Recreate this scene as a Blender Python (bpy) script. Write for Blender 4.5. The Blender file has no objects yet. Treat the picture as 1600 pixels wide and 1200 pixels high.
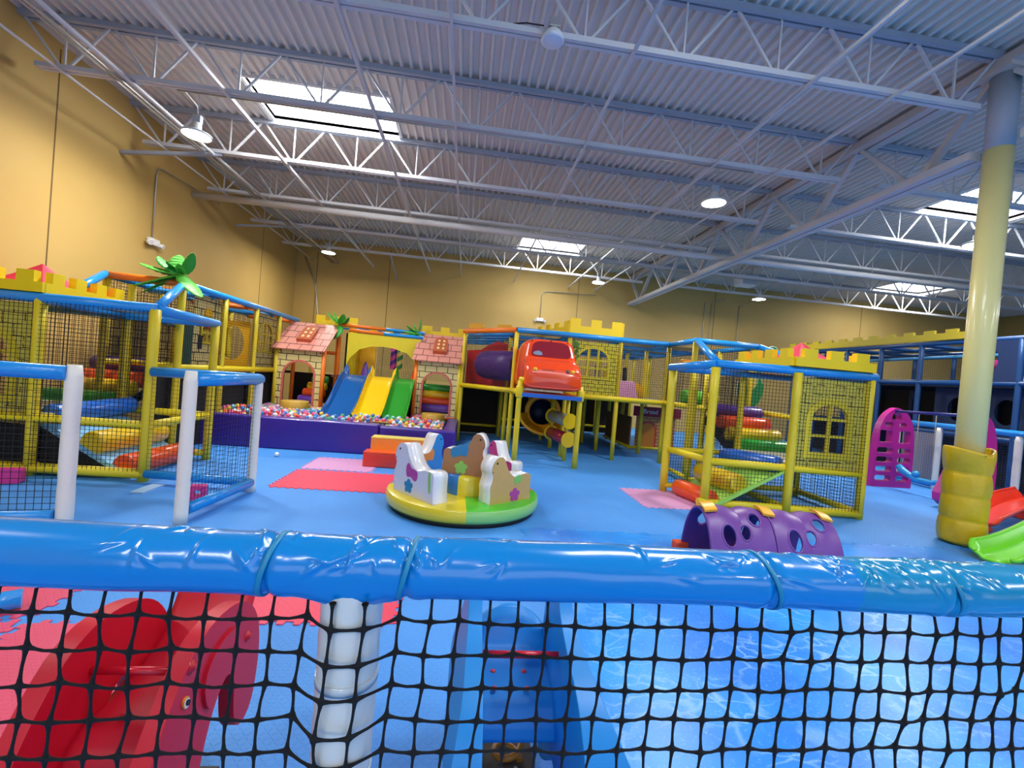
import bpy, math, random
from math import sin, cos, pi, radians, sqrt, atan2
from mathutils import Vector, Matrix, noise
from mathutils.geometry import tessellate_polygon
random.seed(7)
S = bpy.context.scene
COL = S.collection

# ------------------------------------------------------------------ camera
F = 690.0
yaw, pitch, roll = radians(6.14), radians(-0.75), radians(4.85)
fw = Vector((sin(yaw)*cos(pitch), cos(yaw)*cos(pitch), sin(pitch)))
rt = Vector((cos(yaw), -sin(yaw), 0)); up = rt.cross(fw)
R_ = cos(roll)*rt + sin(roll)*up; U_ = -sin(roll)*rt + cos(roll)*up
cam = bpy.data.cameras.new('camera'); cam.sensor_width = 36; cam.lens = F*36/1600
cam.clip_start = 0.02; cam.clip_end = 200
co = bpy.data.objects.new('camera', cam); COL.objects.link(co)
m = Matrix((R_, U_, -fw)).transposed().to_4x4(); m.translation = (0, 0, 1.65); co.matrix_world = m
S.camera = co

# ------------------------------------------------------------------ world, lights, exposure
S.view_settings.view_transform = 'Standard'; S.view_settings.look = 'None'
S.view_settings.exposure = 0.1; S.view_settings.gamma = 1.0; S.view_settings.use_curve_mapping = False
W = bpy.data.worlds.new('world'); S.world = W; W.use_nodes = True
bg = W.node_tree.nodes['Background']; bg.inputs[0].default_value = (0.75, 0.86, 1.0, 1); bg.inputs[1].default_value = 1.0
S.cycles.use_denoising = True
S.cycles.max_bounces = 7; S.cycles.diffuse_bounces = 5; S.cycles.glossy_bounces = 3
S.cycles.transmission_bounces = 4; S.cycles.transparent_max_bounces = 8
S.cycles.sample_clamp_indirect = 4.0; S.cycles.caustics_reflective = False; S.cycles.caustics_refractive = False

def area_light(name, loc, sx, sy, power, color, rot=(0, 0, 0), spread=180):
    l = bpy.data.lights.new(name, 'AREA'); l.shape = 'RECTANGLE'; l.size = sx; l.size_y = sy
    l.energy = power; l.color = color; l.spread = radians(spread)
    o = bpy.data.objects.new(name, l); o.location = loc; o.rotation_euler = rot; COL.objects.link(o); return o
CEIL = 6.30
SKY = [(-4.15, -1.70, 7.92, 9.30), (1.48, 3.75, 14.50, 15.95), (9.95, 12.40, 7.92, 9.28), (15.3, 17.7, 14.5, 15.95)]
SKY_BEHIND = [(1.48, 3.75, 1.2, 2.65), (-4.15, -1.7, -5.4, -4.0), (9.95, 12.4, -5.4, -4.0), (15.3, 17.7, 1.2, 2.6)]
for i, (x0, x1, y0, y1) in enumerate(SKY + SKY_BEHIND):
    area_light('skylight_daylight', ((x0+x1)/2, (y0+y1)/2, CEIL-0.04), x1-x0-.1, y1-y0-.1, 170 if i < 4 else 95, (0.94, 0.97, 1.0))
# daylight through the shop-front glazing behind the camera
area_light('shopfront_daylight', (3.0, -9.7, 2.2), 22, 3.6, 120, (0.78, 0.88, 1.0), (radians(90), 0, 0))
HB = [(-4.59, 7.67, 1), (4.19, 7.61, 1), (-4.59, 14.55, 1), (4.20, 14.58, 1), (9.9, 14.42, 1), (9.95, 7.89, 1), (0.66, 4.93, 0)]
HB_BEHIND = [(-4.59, 0.8, 1), (4.2, 0.6, 1), (9.9, 0.6, 1), (-0.5, -4.0, 1), (5.6, -5.6, 1), (15.5, 7.8, 1)]

# ------------------------------------------------------------------ materials
def L(c):
    if isinstance(c, str):
        c = [int(c[i:i+2], 16)/255 for i in (0, 2, 4)]
    return tuple((v/12.92 if v <= .04045 else ((v+.055)/1.055)**2.4) for v in c) + (1.0,)
MC = {}
def mat(name, col, rough=.5, metal=0, bump=None, coat=0, spec=.5, vary=0.0, emit=None, trans=0, sss=0):
    """bump = (scale, strength); vary = albedo variation from dirt and wear"""
    if name in MC: return MC[name]
    M = bpy.data.materials.new(name); M.use_nodes = True; nt = M.node_tree; N = nt.nodes; P = N['Principled BSDF']
    P.inputs['Base Color'].default_value = L(col); P.inputs['Roughness'].default_value = rough
    P.inputs['Metallic'].default_value = metal; P.inputs['Specular IOR Level'].default_value = spec
    P.inputs['Coat Weight'].default_value = coat; P.inputs['Coat Roughness'].default_value = .08
    if trans: P.inputs['Transmission Weight'].default_value = trans
    if emit: P.inputs['Emission Color'].default_value = L(emit[0]); P.inputs['Emission Strength'].default_value = emit[1]
    tc = N.new('ShaderNodeTexCoord')
    if bump:
        n = N.new('ShaderNodeTexNoise'); n.inputs['Scale'].default_value = bump[0]; n.inputs['Detail'].default_value = 3
        b = N.new('ShaderNodeBump'); b.inputs['Strength'].default_value = bump[1]; b.inputs['Distance'].default_value = .02
        nt.links.new(tc.outputs['Object'], n.inputs['Vector']); nt.links.new(n.outputs['Fac'], b.inputs['Height'])
        nt.links.new(b.outputs['Normal'], P.inputs['Normal'])
    if vary:
        n = N.new('ShaderNodeTexNoise'); n.inputs['Scale'].default_value = 1.7; n.inputs['Detail'].default_value = 5
        r = N.new('ShaderNodeMapRange'); r.inputs[3].default_value = 1-vary; r.inputs[4].default_value = 1+vary
        mx = N.new('ShaderNodeMix'); mx.data_type = 'RGBA'; mx.blend_type = 'MULTIPLY'; mx.inputs[0].default_value = 1
        mx.inputs[6].default_value = L(col)
        nt.links.new(tc.outputs['Object'], n.inputs['Vector']); nt.links.new(n.outputs['Fac'], r.inputs[0])
        nt.links.new(r.outputs[0], mx.inputs[7]); nt.links.new(mx.outputs[2], P.inputs['Base Color'])
    MC[name] = M; return M
def mathn(nt, op, a, b=None, c=None):
    n = nt.nodes.new('ShaderNodeMath'); n.operation = op
    for i, v in enumerate((a, b, c)):
        if v is None: continue
        if hasattr(v, 'is_linked') or isinstance(v, bpy.types.NodeSocket): nt.links.new(v, n.inputs[i])
        else: n.inputs[i].default_value = v
    return n.outputs[0]
def brick_mat(name, base, line, bw, bh, mortar, wobble=.35, offs=.5, plane='wall', rough=.45, jit=1.0):
    """cut-out stone print: irregular outlined blocks on a flat painted panel"""
    M = bpy.data.materials.new(name); M.use_nodes = True; nt = M.node_tree; N = nt.nodes; P = N['Principled BSDF']
    tc = N.new('ShaderNodeTexCoord'); sp = N.new('ShaderNodeSeparateXYZ'); nt.links.new(tc.outputs['Object'], sp.inputs[0])
    u = mathn(nt, 'ADD', sp.outputs[0], sp.outputs[1])
    if plane == 'roof': u = sp.outputs[0]
    cb = N.new('ShaderNodeCombineXYZ'); nt.links.new(u, cb.inputs[0]); nt.links.new(sp.outputs[2], cb.inputs[1])
    nz = N.new('ShaderNodeTexNoise'); nz.inputs['Scale'].default_value = 5; nt.links.new(cb.outputs[0], nz.inputs['Vector'])
    vm = N.new('ShaderNodeVectorMath'); vm.operation = 'MULTIPLY_ADD'; nt.links.new(nz.outputs['Color'], vm.inputs[0])
    vm.inputs[1].default_value = (wobble*.1,)*3; nt.links.new(cb.outputs[0], vm.inputs[2])
    bt = N.new('ShaderNodeTexBrick'); nt.links.new(vm.outputs[0], bt.inputs['Vector'])
    bt.inputs['Scale'].default_value = 1; bt.inputs['Brick Width'].default_value = bw; bt.inputs['Row Height'].default_value = bh
    bt.inputs['Mortar Size'].default_value = mortar; bt.inputs['Mortar Smooth'].default_value = .05; bt.offset = offs
    bt.inputs['Color1'].default_value = L(base); bt.inputs['Color2'].default_value = L(base); bt.inputs['Mortar'].default_value = L(line)
    if jit < 1.0:   # break up the outlines
        n2 = N.new('ShaderNodeTexNoise'); n2.inputs['Scale'].default_value = 7; nt.links.new(cb.outputs[0], n2.inputs['Vector'])
        g = mathn(nt, 'GREATER_THAN', n2.outputs['Fac'], jit*.6)
        mx = N.new('ShaderNodeMix'); mx.data_type = 'RGBA'; nt.links.new(g, mx.inputs[0])
        nt.links.new(bt.outputs['Color'], mx.inputs[6]); mx.inputs[7].default_value = L(base)
        nt.links.new(mx.outputs[2], P.inputs['Base Color'])
    else: nt.links.new(bt.outputs['Color'], P.inputs['Base Color'])
    P.inputs['Roughness'].default_value = rough
    MC[name] = M; return M

YEL = mat('yellow_foam_sleeve', 'EAD01A', .42, bump=(30, .15), vary=.08)
YELP = mat('yellow_painted_post', 'E2C826', .42, vary=.08)
BLU = mat('blue_foam_sleeve', '1590E0', .3, bump=(22, .3), coat=.25, vary=.08)
NAVY = mat('navy_sleeve', '0E4278', .4, vary=.1)
NAVYP = mat('navy_panel', '0B1930', .6, vary=.2)
ORG = mat('orange_sleeve', 'F07A1C', .38, vary=.05)
WHT = mat('white_vinyl_sleeve', 'EAE6DA', .42, bump=(14, .35), vary=.05)
NET = mat('black_netting', '0A0A0E', .75)
NETG = mat('grey_netting', '3A3C44', .75)
PUR = mat('purple_vinyl', '3E2190', .32, coat=.2, vary=.08)
PURP = mat('purple_plastic', '6C3C8C', .38, bump=(60, .05))
RED = mat('red_plastic', 'C01024', .36, bump=(80, .03))
REDV = mat('red_vinyl', 'E2303C', .35)
ORV = mat('orange_vinyl', 'F0561E', .3, coat=.2)
YLV = mat('yellow_vinyl', 'EFC81A', .3, coat=.2)
GRV = mat('green_vinyl', '2AA336', .3, coat=.2)
PUV = mat('violet_vinyl', '5C3496', .3, coat=.2)
BLV = mat('blue_vinyl', '1C66C8', .28, coat=.2)
LGV = mat('lime_vinyl', 'A6DC5C', .35)
LBV = mat('light_blue_vinyl', '86C4EC', .4)
CRM = mat('cream_board', 'DDDCC4', .5)
BAT = mat('yellow_foam_board', 'F2CE12', .45, vary=.04)
STEEL = mat('white_painted_steel', 'CCCAC8', .45, metal=.0, vary=.1)
STEELD = mat('grey_painted_steel', 'A2A8B0', .5, vary=.1)
GALV = mat('galvanised_conduit', 'B4B4B0', .32, metal=.7)
DARK = mat('under_deck_dark', '0C0C10', .9)  # near-black of deck boards and of panels standing in for darkness below
BLK = mat('black_rubber', '121214', .6)
STONE = brick_mat('stone_print_yellow', 'D2C24A', '4A2C14', .24, .14, .006, .5, jit=.93)
STONEB = brick_mat('stone_print_bright', 'E6D62E', '3A2A0C', .16, .085, .006, .4)
STONEC = brick_mat('stone_print_cream', 'DCCB86', '3C2410', .27, .15, .009, .3, jit=1.0)
TILE = brick_mat('pink_shingle_print', 'E39A88', '7C3A34', .27, .17, .008, .15, plane='roof')
FRAMEY = mat('yellow_window_frame', 'DCC42C', .45)
ARCHP = mat('pinkish_arch_trim', 'C9695A', .45)
BUSH = mat('green_leaf', '2F9A30', .5, vary=.35)
WOODC = mat('ochre_vinyl', 'C9A03A', .45)

# ------------------------------------------------------------------ mesh builder
class MB:
    def __init__(s): s.v = []; s.f = []; s.mi = []; s.sm = []; s.cur = 0
    def add(s, vs, fs, smooth=False):
        b = len(s.v); s.v += [tuple(v) for v in vs]
        for f in fs: s.f.append([i+b for i in f]); s.mi.append(s.cur); s.sm.append(smooth)
        return s
    def box(s, lo, hi, M=None):
        x0, y0, z0 = lo; x1, y1, z1 = hi
        vs = [Vector(p) for p in ((x0,y0,z0),(x1,y0,z0),(x1,y1,z0),(x0,y1,z0),(x0,y0,z1),(x1,y0,z1),(x1,y1,z1),(x0,y1,z1))]
        if M: vs = [M @ v for v in vs]
        return s.add(vs, [(0,3,2,1),(4,5,6,7),(0,1,5,4),(1,2,6,5),(2,3,7,6),(3,0,4,7)])
    def bar(s, a, b, w, h, upv=(0, 0, 1)):
        a = Vector(a); b = Vector(b); d = (b-a).normalized(); u = Vector(upv)
        if abs(d.dot(u)) > .98: u = Vector((1, 0, 0))
        x = d.cross(u).normalized(); y = x.cross(d)
        vs = []
        for p in (a, b):
            for sx, sy in ((-1,-1),(1,-1),(1,1),(-1,1)): vs.append(p+x*sx*w/2+y*sy*h/2)
        return s.add(vs, [(3,2,1,0),(4,5,6,7),(0,1,5,4),(1,2,6,5),(2,3,7,6),(3,0,4,7)])
    def path(s, pts, rad, n=12, caps=True, smooth=True, closed=False):
        pts = [Vector(p) for p in pts]; K = len(pts)
        if not hasattr(rad, '__len__'): rad = [rad]*K
        vs = []; prev = None
        for i, p in enumerate(pts):
            if closed: d = (pts[(i+1) % K]-pts[i-1]).normalized()
            else: d = (pts[min(i+1, K-1)]-pts[max(i-1, 0)]).normalized()
            if prev is None:
                u = Vector((0, 0, 1)) if abs(d.z) < .9 else Vector((1, 0, 0)); x = d.cross(u).normalized()
            else:
                x = (prev - d*prev.dot(d)).normalized()
            prev = x; y = d.cross(x)
            for k in range(n):
                a = 2*pi*k/n; vs.append(p+(x*cos(a)+y*sin(a))*rad[i])
        fs = []
        for i in range(K if closed else K-1):
            j = (i+1) % K
            for k in range(n): fs.append((i*n+k, i*n+(k+1) % n, j*n+(k+1) % n, j*n+k))
        s.add(vs, fs, smooth)
        if caps and not closed:
            b = len(s.v)-len(vs)
            s.f.append([b+k for k in range(n)][::-1]); s.mi.append(s.cur); s.sm.append(False)
            s.f.append([b+(K-1)*n+k for k in range(n)]); s.mi.append(s.cur); s.sm.append(False)
        return s
    def tube(s, a, b, r, n=12, r2=None):
        return s.path([a, b], [r, r if r2 is None else r2], n)
    def roll(s, a, b, r, n=20, e=.03):
        a = Vector(a); b = Vector(b); d = (b-a).normalized()
        return s.path([a, a+d*e*.3, a+d*e, b-d*e, b-d*e*.3, b], [r-e, r-e*.3, r, r, r-e*.3, r-e], n)
    def lathe(s, prof, c=(0, 0, 0), n=24, M=None, a0=0, a1=2*pi, smooth=True):
        full = abs(a1-a0-2*pi) < 1e-6; K = n if full else n+1; vs = []; fs = []
        for r, z in prof:
            for k in range(K):
                a = a0+(a1-a0)*k/n; v = Vector((r*cos(a), r*sin(a), z))
                if M: v = M @ v
                vs.append(v+Vector(c))
        for i in range(len(prof)-1):
            for k in range(n):
                k2 = (k+1) % K
                fs.append((i*K+k, i*K+k2, (i+1)*K+k2, (i+1)*K+k))
        return s.add(vs, fs, smooth)
    def sphere(s, c, r, n=12, m=8, sc=(1, 1, 1)):
        vs = []; fs = []
        for i in range(m+1):
            t = pi*i/m
            for k in range(n):
                a = 2*pi*k/n; vs.append((c[0]+r*sc[0]*sin(t)*cos(a), c[1]+r*sc[1]*sin(t)*sin(a), c[2]+r*sc[2]*cos(t)))
        for i in range(m):
            for k in range(n): fs.append((i*n+k, (i+1)*n+k, (i+1)*n+(k+1) % n, i*n+(k+1) % n))
        return s.add(vs, fs, True)
    def prism(s, loops, t, O, X, Y, center=True, smooth=False):
        """polygon with holes (2-D loops) extruded by t along X x Y"""
        O, X, Y = Vector(O), Vector(X), Vector(Y); Nn = X.cross(Y).normalized()
        z0, z1 = (-t/2, t/2) if center else (0, t)
        L3 = [[Vector((p[0], p[1], 0)) for p in l] for l in loops]
        tri = tessellate_polygon(L3); flat = [p for l in L3 for p in l]; n = len(flat)
        vs = [O+X*p.x+Y*p.y+Nn*z1 for p in flat]+[O+X*p.x+Y*p.y+Nn*z0 for p in flat]
        fs = []
        for a, b, c in tri:
            pa, pb, pc = flat[a], flat[b], flat[c]
            if (pb-pa).cross(pc-pa).z < 0: b, c = c, b
            fs.append((a, b, c)); fs.append((n+a, n+c, n+b))
        s.add(vs, fs)
        base = len(s.v)-2*n; o = 0
        for li, l in enumerate(loops):
            K = len(l); ar = sum(l[i][0]*l[(i+1) % K][1]-l[(i+1) % K][0]*l[i][1] for i in range(K))
            ccw = (ar > 0) == (li == 0)
            for i in range(K):
                a, b = o+i, o+(i+1) % K
                q = [base+a, base+n+a, base+n+b, base+b]
                s.f.append(q if ccw else q[::-1]); s.mi.append(s.cur); s.sm.append(smooth)
            o += K
        return s
    def net(s, O, X, Y, w, h, cell=.047, r=.0024):
        O, X, Y = Vector(O), Vector(X).normalized(), Vector(Y).normalized(); Nn = X.cross(Y)
        def st(a, b, d):
            vs = []
            for p in (a, b):
                for k in range(3):
                    an = 2*pi*k/3; vs.append(p+(d*cos(an)+Nn*sin(an))*r)
            s.add(vs, [(0,1,4,3),(1,2,5,4),(2,0,3,5)])
        nx = max(1, round(w/cell)); ny = max(1, round(h/cell))
        for i in range(nx+1): st(O+X*(w*i/nx), O+X*(w*i/nx)+Y*h, X)
        for j in range(ny+1): st(O+Y*(h*j/ny), O+Y*(h*j/ny)+X*w, Y)
        return s
    def grid(s, fn, nu, nv, smooth=True):
        vs = [fn(i/nu, j/nv) for j in range(nv+1) for i in range(nu+1)]
        fs = [(j*(nu+1)+i, j*(nu+1)+i+1, (j+1)*(nu+1)+i+1, (j+1)*(nu+1)+i) for j in range(nv) for i in range(nu)]
        return s.add(vs, fs, smooth)
def arc(cx, cy, r, a0, a1, n=12, ry=None):
    return [(cx+r*cos(radians(a0+(a1-a0)*i/n)), cy+(ry or r)*sin(radians(a0+(a1-a0)*i/n))) for i in range(n+1)]
def archway(x0, x1, z0, zs, n=12, ry=None):
    r = (x1-x0)/2; return [(x0, z0), (x1, z0)] + arc((x0+x1)/2, zs, r, 0, 180, n, ry)
def rect(x0, x1, y0, y1): return [(x0, y0), (x1, y0), (x1, y1), (x0, y1)]
def rrect(x0, x1, y0, y1, r, n=4):
    return arc(x1-r, y1-r, r, 0, 90, n)+arc(x0+r, y1-r, r, 90, 180, n)+arc(x0+r, y0+r, r, 180, 270, n)+arc(x1-r, y0+r, r, 270, 360, n)
def smoothpoly(p, it=2):
    for _ in range(it):
        q = []
        for i in range(len(p)):
            a = p[i]; b = p[(i+1) % len(p)]
            q.append((a[0]*.75+b[0]*.25, a[1]*.75+b[1]*.25)); q.append((a[0]*.25+b[0]*.75, a[1]*.25+b[1]*.75))
        p = q
    return p

def smoothopen(p, it=2):
    for _ in range(it):
        q = [p[0]]
        for a, b in zip(p, p[1:]): q += [(a[0]*.75+b[0]*.25, a[1]*.75+b[1]*.25), (a[0]*.25+b[0]*.75, a[1]*.25+b[1]*.75)]
        p = q+[p[-1]]
    return p
def tag(o, label, cat, group=None, kind=None):
    o['label'] = label; o['category'] = cat
    if group: o['group'] = group
    if kind: o['kind'] = kind
    return o
def obj(name, mb, m, parent=None, bevel=0, label=None, seg=2, solid=0):
    me = bpy.data.meshes.new(name)
    L0 = Vector(parent['_w']) if parent is not None and '_w' in parent else Vector((0, 0, 0))
    me.from_pydata([tuple(Vector(v)-L0) for v in mb.v] if L0.length else mb.v, [], mb.f)
    for k in (m if isinstance(m, (list, tuple)) else [m]): me.materials.append(k)
    me.polygons.foreach_set('material_index', mb.mi); me.polygons.foreach_set('use_smooth', mb.sm); me.update()
    o = bpy.data.objects.new(name, me); COL.objects.link(o)
    if parent is not None:
        o.parent = parent; o['_w'] = tuple(L0)
    if label: o['label'] = label
    if solid:
        d = o.modifiers.new('solid', 'SOLIDIFY'); d.thickness = solid; d.offset = 0
    if bevel:
        b = o.modifiers.new('bevel', 'BEVEL'); b.width = bevel; b.segments = seg; b.limit_method = 'ANGLE'; b.angle_limit = radians(40)
    return o
def thing(name, loc, label, cat, group=None):
    o = bpy.data.objects.new(name, None); o.empty_display_size = .1; o.location = loc; COL.objects.link(o); o['_w'] = tuple(loc)
    return tag(o, label, cat, group)
def one(name, mb, m, label, cat, group=None, bevel=0, kind=None):
    return tag(obj(name, mb, m, None, bevel), label, cat, group, kind)
def struct(name, mb, m, parent=None, bevel=0):
    o = obj(name, mb, m, parent, bevel)
    if parent is None: o['kind'] = 'structure'
    return o
def dup(root, delta, label=None, rot=None):
    def cp(o, par):
        c = o.copy(); COL.objects.link(c)
        if par is not None: c.parent = par; c.matrix_parent_inverse = o.matrix_parent_inverse.copy()
        for ch in list(o.children): cp(ch, c)
        return c
    r = cp(root, None); r.location = Vector(root.location)+Vector(delta)
    if rot is not None: r.rotation_euler = rot
    if label: r['label'] = label
    return r

# ================================================================== SETTING
def floor_mat():
    M = bpy.data.materials.new('blue_eva_floor'); M.use_nodes = True; nt = M.node_tree; N = nt.nodes; P = N['Principled BSDF']
    tread(nt, P, .8)
    n = N.new('ShaderNodeTexNoise'); n.inputs['Scale'].default_value = .6; n.inputs['Detail'].default_value = 5
    tc = N.new('ShaderNodeTexCoord'); nt.links.new(tc.outputs['Object'], n.inputs['Vector'])
    r = N.new('ShaderNodeValToRGB'); nt.links.new(n.outputs['Fac'], r.inputs[0])
    r.color_ramp.elements[0].position = .3; r.color_ramp.elements[0].color = L('3C88D6')
    r.color_ramp.elements[1].position = .7; r.color_ramp.elements[1].color = L('4F9FEE')
    nt.links.new(r.outputs[0], P.inputs['Base Color']); P.inputs['Roughness'].default_value = .58
    return M
def tread(nt, P, strength):
    """raised alternating dashes, 24 mm apart"""
    N = nt.nodes; tc = N.new('ShaderNodeTexCoord'); sp = N.new('ShaderNodeSeparateXYZ'); nt.links.new(tc.outputs['Object'], sp.inputs[0])
    u = mathn(nt, 'MULTIPLY', sp.outputs[0], 38.0); v = mathn(nt, 'MULTIPLY', sp.outputs[1], 38.0)
    fu = mathn(nt, 'FLOOR', u); fv = mathn(nt, 'FLOOR', v)
    lu = mathn(nt, 'SUBTRACT', mathn(nt, 'SUBTRACT', u, fu), .5); lv = mathn(nt, 'SUBTRACT', mathn(nt, 'SUBTRACT', v, fv), .5)
    par = mathn(nt, 'ABSOLUTE', mathn(nt, 'MODULO', mathn(nt, 'ADD', fu, fv), 2.0))
    sgn = mathn(nt, 'SUBTRACT', mathn(nt, 'MULTIPLY', par, 2.0), 1.0)
    lv2 = mathn(nt, 'MULTIPLY', lv, sgn)
    a = mathn(nt, 'DIVIDE', mathn(nt, 'ADD', lu, lv2), .75); b = mathn(nt, 'DIVIDE', mathn(nt, 'SUBTRACT', lu, lv2), .26)
    d = mathn(nt, 'ADD', mathn(nt, 'MULTIPLY', a, a), mathn(nt, 'MULTIPLY', b, b))
    h = N.new('ShaderNodeMapRange'); nt.links.new(d, h.inputs[0]); h.inputs[1].default_value = .5; h.inputs[2].default_value = 1; h.inputs[3].default_value = 1; h.inputs[4].default_value = 0
    bp = N.new('ShaderNodeBump'); bp.inputs['Strength'].default_value = strength; bp.inputs['Distance'].default_value = .0022
    nt.links.new(h.outputs[0], bp.inputs['Height']); nt.links.new(bp.outputs['Normal'], P.inputs['Normal'])
def wall_mat(name, c0, c1):
    M = bpy.data.materials.new(name); M.use_nodes = True; nt = M.node_tree; N = nt.nodes; P = N['Principled BSDF']
    tc = N.new('ShaderNodeTexCoord'); n = N.new('ShaderNodeTexNoise'); n.inputs['Scale'].default_value = .35; n.inputs['Detail'].default_value = 4
    nt.links.new(tc.outputs['Object'], n.inputs['Vector'])
    r = N.new('ShaderNodeValToRGB'); nt.links.new(n.outputs['Fac'], r.inputs[0])
    r.color_ramp.elements[0].color = L(c0); r.color_ramp.elements[1].color = L(c1)
    r.color_ramp.elements[0].position = .3; r.color_ramp.elements[1].position = .7
    nt.links.new(r.outputs[0], P.inputs['Base Color']); P.inputs['Roughness'].default_value = .7
    n2 = N.new('ShaderNodeTexNoise'); n2.inputs['Scale'].default_value = 60; b = N.new('ShaderNodeBump'); b.inputs['Strength'].default_value = .1
    nt.links.new(tc.outputs['Object'], n2.inputs['Vector']); nt.links.new(n2.outputs['Fac'], b.inputs['Height']); nt.links.new(b.outputs['Normal'], P.inputs['Normal'])
    return M
X0, X1, Y0, Y1 = -6.72, 24.0, -10.0, 17.7
WALLM = wall_mat('tan_wall_paint', 'BF9C52', 'CCAB64')
struct('floor', MB().box((X0-.2, Y0-.2, -.2), (X1+.2, Y1+.2, 0)), floor_mat())
struct('wall_left', MB().box((X0-.2, Y0-.2, 0), (X0, Y1+.2, 6.7)), WALLM)
struct('wall_back', MB().box((X0, Y1, 0), (X1, Y1+.2, 6.7)), WALLM)
struct('wall_right', MB().box((X1, Y0-.2, 0), (X1+.2, Y1+.2, 6.7)), WALLM)
struct('wall_front', MB().box((X0, Y0-.2, 0), (X1, Y0, 6.7)), WALLM)
# tilt-up panel joints
GROOVE = mat('dark_wall_joint', '6E5630', .8)
for i, (x, y) in enumerate([(X0, 7.77), (X0, 14.9), (-5.95, Y1), (-3.25, Y1), (4.3, Y1), (10.2, Y1), (17, Y1)]):
    if x == X0: b = MB().box((x-.002, y-.011, 0), (x+.004, y+.011, 6.2))
    else: b = MB().box((x-.011, y-.004, 0), (x+.011, y+.002, 6.2))
    struct('trim_%d' % (i+1), b, GROOVE)
# corrugated roof deck with openings for the skylights
DECK = mat('painted_roof_deck', 'DCD4C8', .6, vary=.04)
def deck():
    b = MB(); P = .1524; rows = sorted({Y0, Y1} | {y for s_ in SKY+SKY_BEHIND for y in s_[2:]})
    for ya, yb in zip(rows, rows[1:]):
        x = X0
        while x < X1:
            xe = x+P; ym = (ya+yb)/2
            hole = any(s_[0] <= x+.03 and x+.11 <= s_[1] and s_[2] < ym < s_[3] for s_ in SKY+SKY_BEHIND)
            if not hole:
                pr = [(x, CEIL), (x+.038, CEIL), (x+.055, CEIL+.062), (x+.135, CEIL+.062), (xe, CEIL)]
                vs = [(px, yy, pz) for px, pz in pr for yy in (ya, yb)]
                b.add(vs, [(2*i, 2*i+1, 2*i+3, 2*i+2) for i in range(4)])
            x = xe
    return b
def deck_cover():
    b = MB(); S_ = SKY+SKY_BEHIND; rows = sorted({Y0, Y1} | {y for s_ in S_ for y in s_[2:]}); cols = sorted({X0, X1} | {x for s_ in S_ for x in s_[:2]})
    for ya, yb in zip(rows, rows[1:]):
        for xa, xb in zip(cols, cols[1:]):
            if any(s_[0] < (xa+xb)/2 < s_[1] and s_[2] < (ya+yb)/2 < s_[3] for s_ in S_): continue
            b.box((xa, ya, CEIL+.08), (xb, yb, CEIL+.14))
    return b
dk = deck(); n0 = len(dk.f); dc = deck_cover(); dk.add(dc.v, dc.f)
struct('ceiling', dk, DECK)
PANE = mat('acrylic_skylight_pane', 'F4F6F8', .4, emit=('F2F6FF', 9.0))
for i, (x0, x1, y0, y1) in enumerate(SKY+SKY_BEHIND):
    b = MB(); z0, z1 = CEIL-.02, CEIL+.28
    for lo, hi in (((x0-.06, y0-.06, z0), (x0, y1+.06, z1)), ((x1, y0-.06, z0), (x1+.06, y1+.06, z1)), ((x0, y0-.06, z0), (x1, y0, z1)), ((x0, y1, z0), (x1, y1+.06, z1))): b.box(lo, hi)
    b.box((x0, (y0+y1)/2-.015, CEIL+.2), (x1, (y0+y1)/2+.015, CEIL+.24))
    w = struct('window_%d' % (i+1), b, STEEL)
    obj('pane', MB().box((x0, y0, CEIL+.25), (x1, y1, CEIL+.27)), PANE, w)
# shop-front glazing in the wall behind the camera
GLASSE = mat('daylit_shopfront_glass', 'E8F0F8', .2, emit=('D8E8FF', .8))
b = MB()
for k in range(11): b.box((-8+.6+k*2.2+.0-.04+0, Y0, 0.2), (-8+.6+k*2.2+.04, Y0+.1, 4.0))
b.box((-7.4+1, Y0, .1), (14.6, Y0+.1, .2)); b.box((-6.4, Y0, 4.0), (14.6, Y0+.1, 4.1))
w = struct('window_9', b, STEELD); obj('pane', MB().box((-6.4, Y0+.02, .2), (14.6, Y0+.05, 4.0)), GLASSE, w)

# ------------------------------------------------------------------ roof steel
JY = [5.05, 7.15, 9.28, 11.4, 13.55, 15.72]
NTH = ['nearest the camera', 'second from the camera', 'third from the camera', 'fourth from the camera', 'fifth from the camera', 'nearest the back wall']
def joist(xa, xb, y, label, first=None):
    if first is not None: return dup(first, (0, y-first['_w'][1], 0), label)
    t = thing('roof_joist', ((xa+xb)/2, y, 5.53), label, 'roof joist', 'open-web joists under the roof deck')
    b = MB()
    for s_ in (-.045, .045): b.box((xa, y+s_-.03, 6.225), (xb, y+s_+.03, 6.297))
    obj('top_chord', b, STEELD, t)
    b = MB()
    for s_ in (-.035, .035): b.box((xa+.25, y+s_-.025, 5.535), (xb-.25, y+s_+.025, 5.6))
    obj('bottom_chord', b, STEEL, t)
    n = round((xb-xa)/1.2); st = (xb-xa)/n
    for k in range(n):
        xc = xa+st*(k+.5)
        obj('web_member', MB().bar((xc, y, 5.56), (xc, y, 6.24), .022, .022), STEEL, t)
        for sgn in (-1, 1):
            obj('web_member', MB().bar((xc+sgn*.03, y, 5.56), (xc+sgn*(st/2-.04), y, 6.24), .03, .03), STEEL, t)
    return t
jl = jr = None
for y, nn in zip(JY, NTH):
    a = joist(X0, 6.42, y, 'white open-web roof joist left of the girder, '+nn, jl); jl = jl or a
    a = joist(6.66, 21.0, y, 'white open-web roof joist right of the girder, '+nn, jr); jr = jr or a
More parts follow.
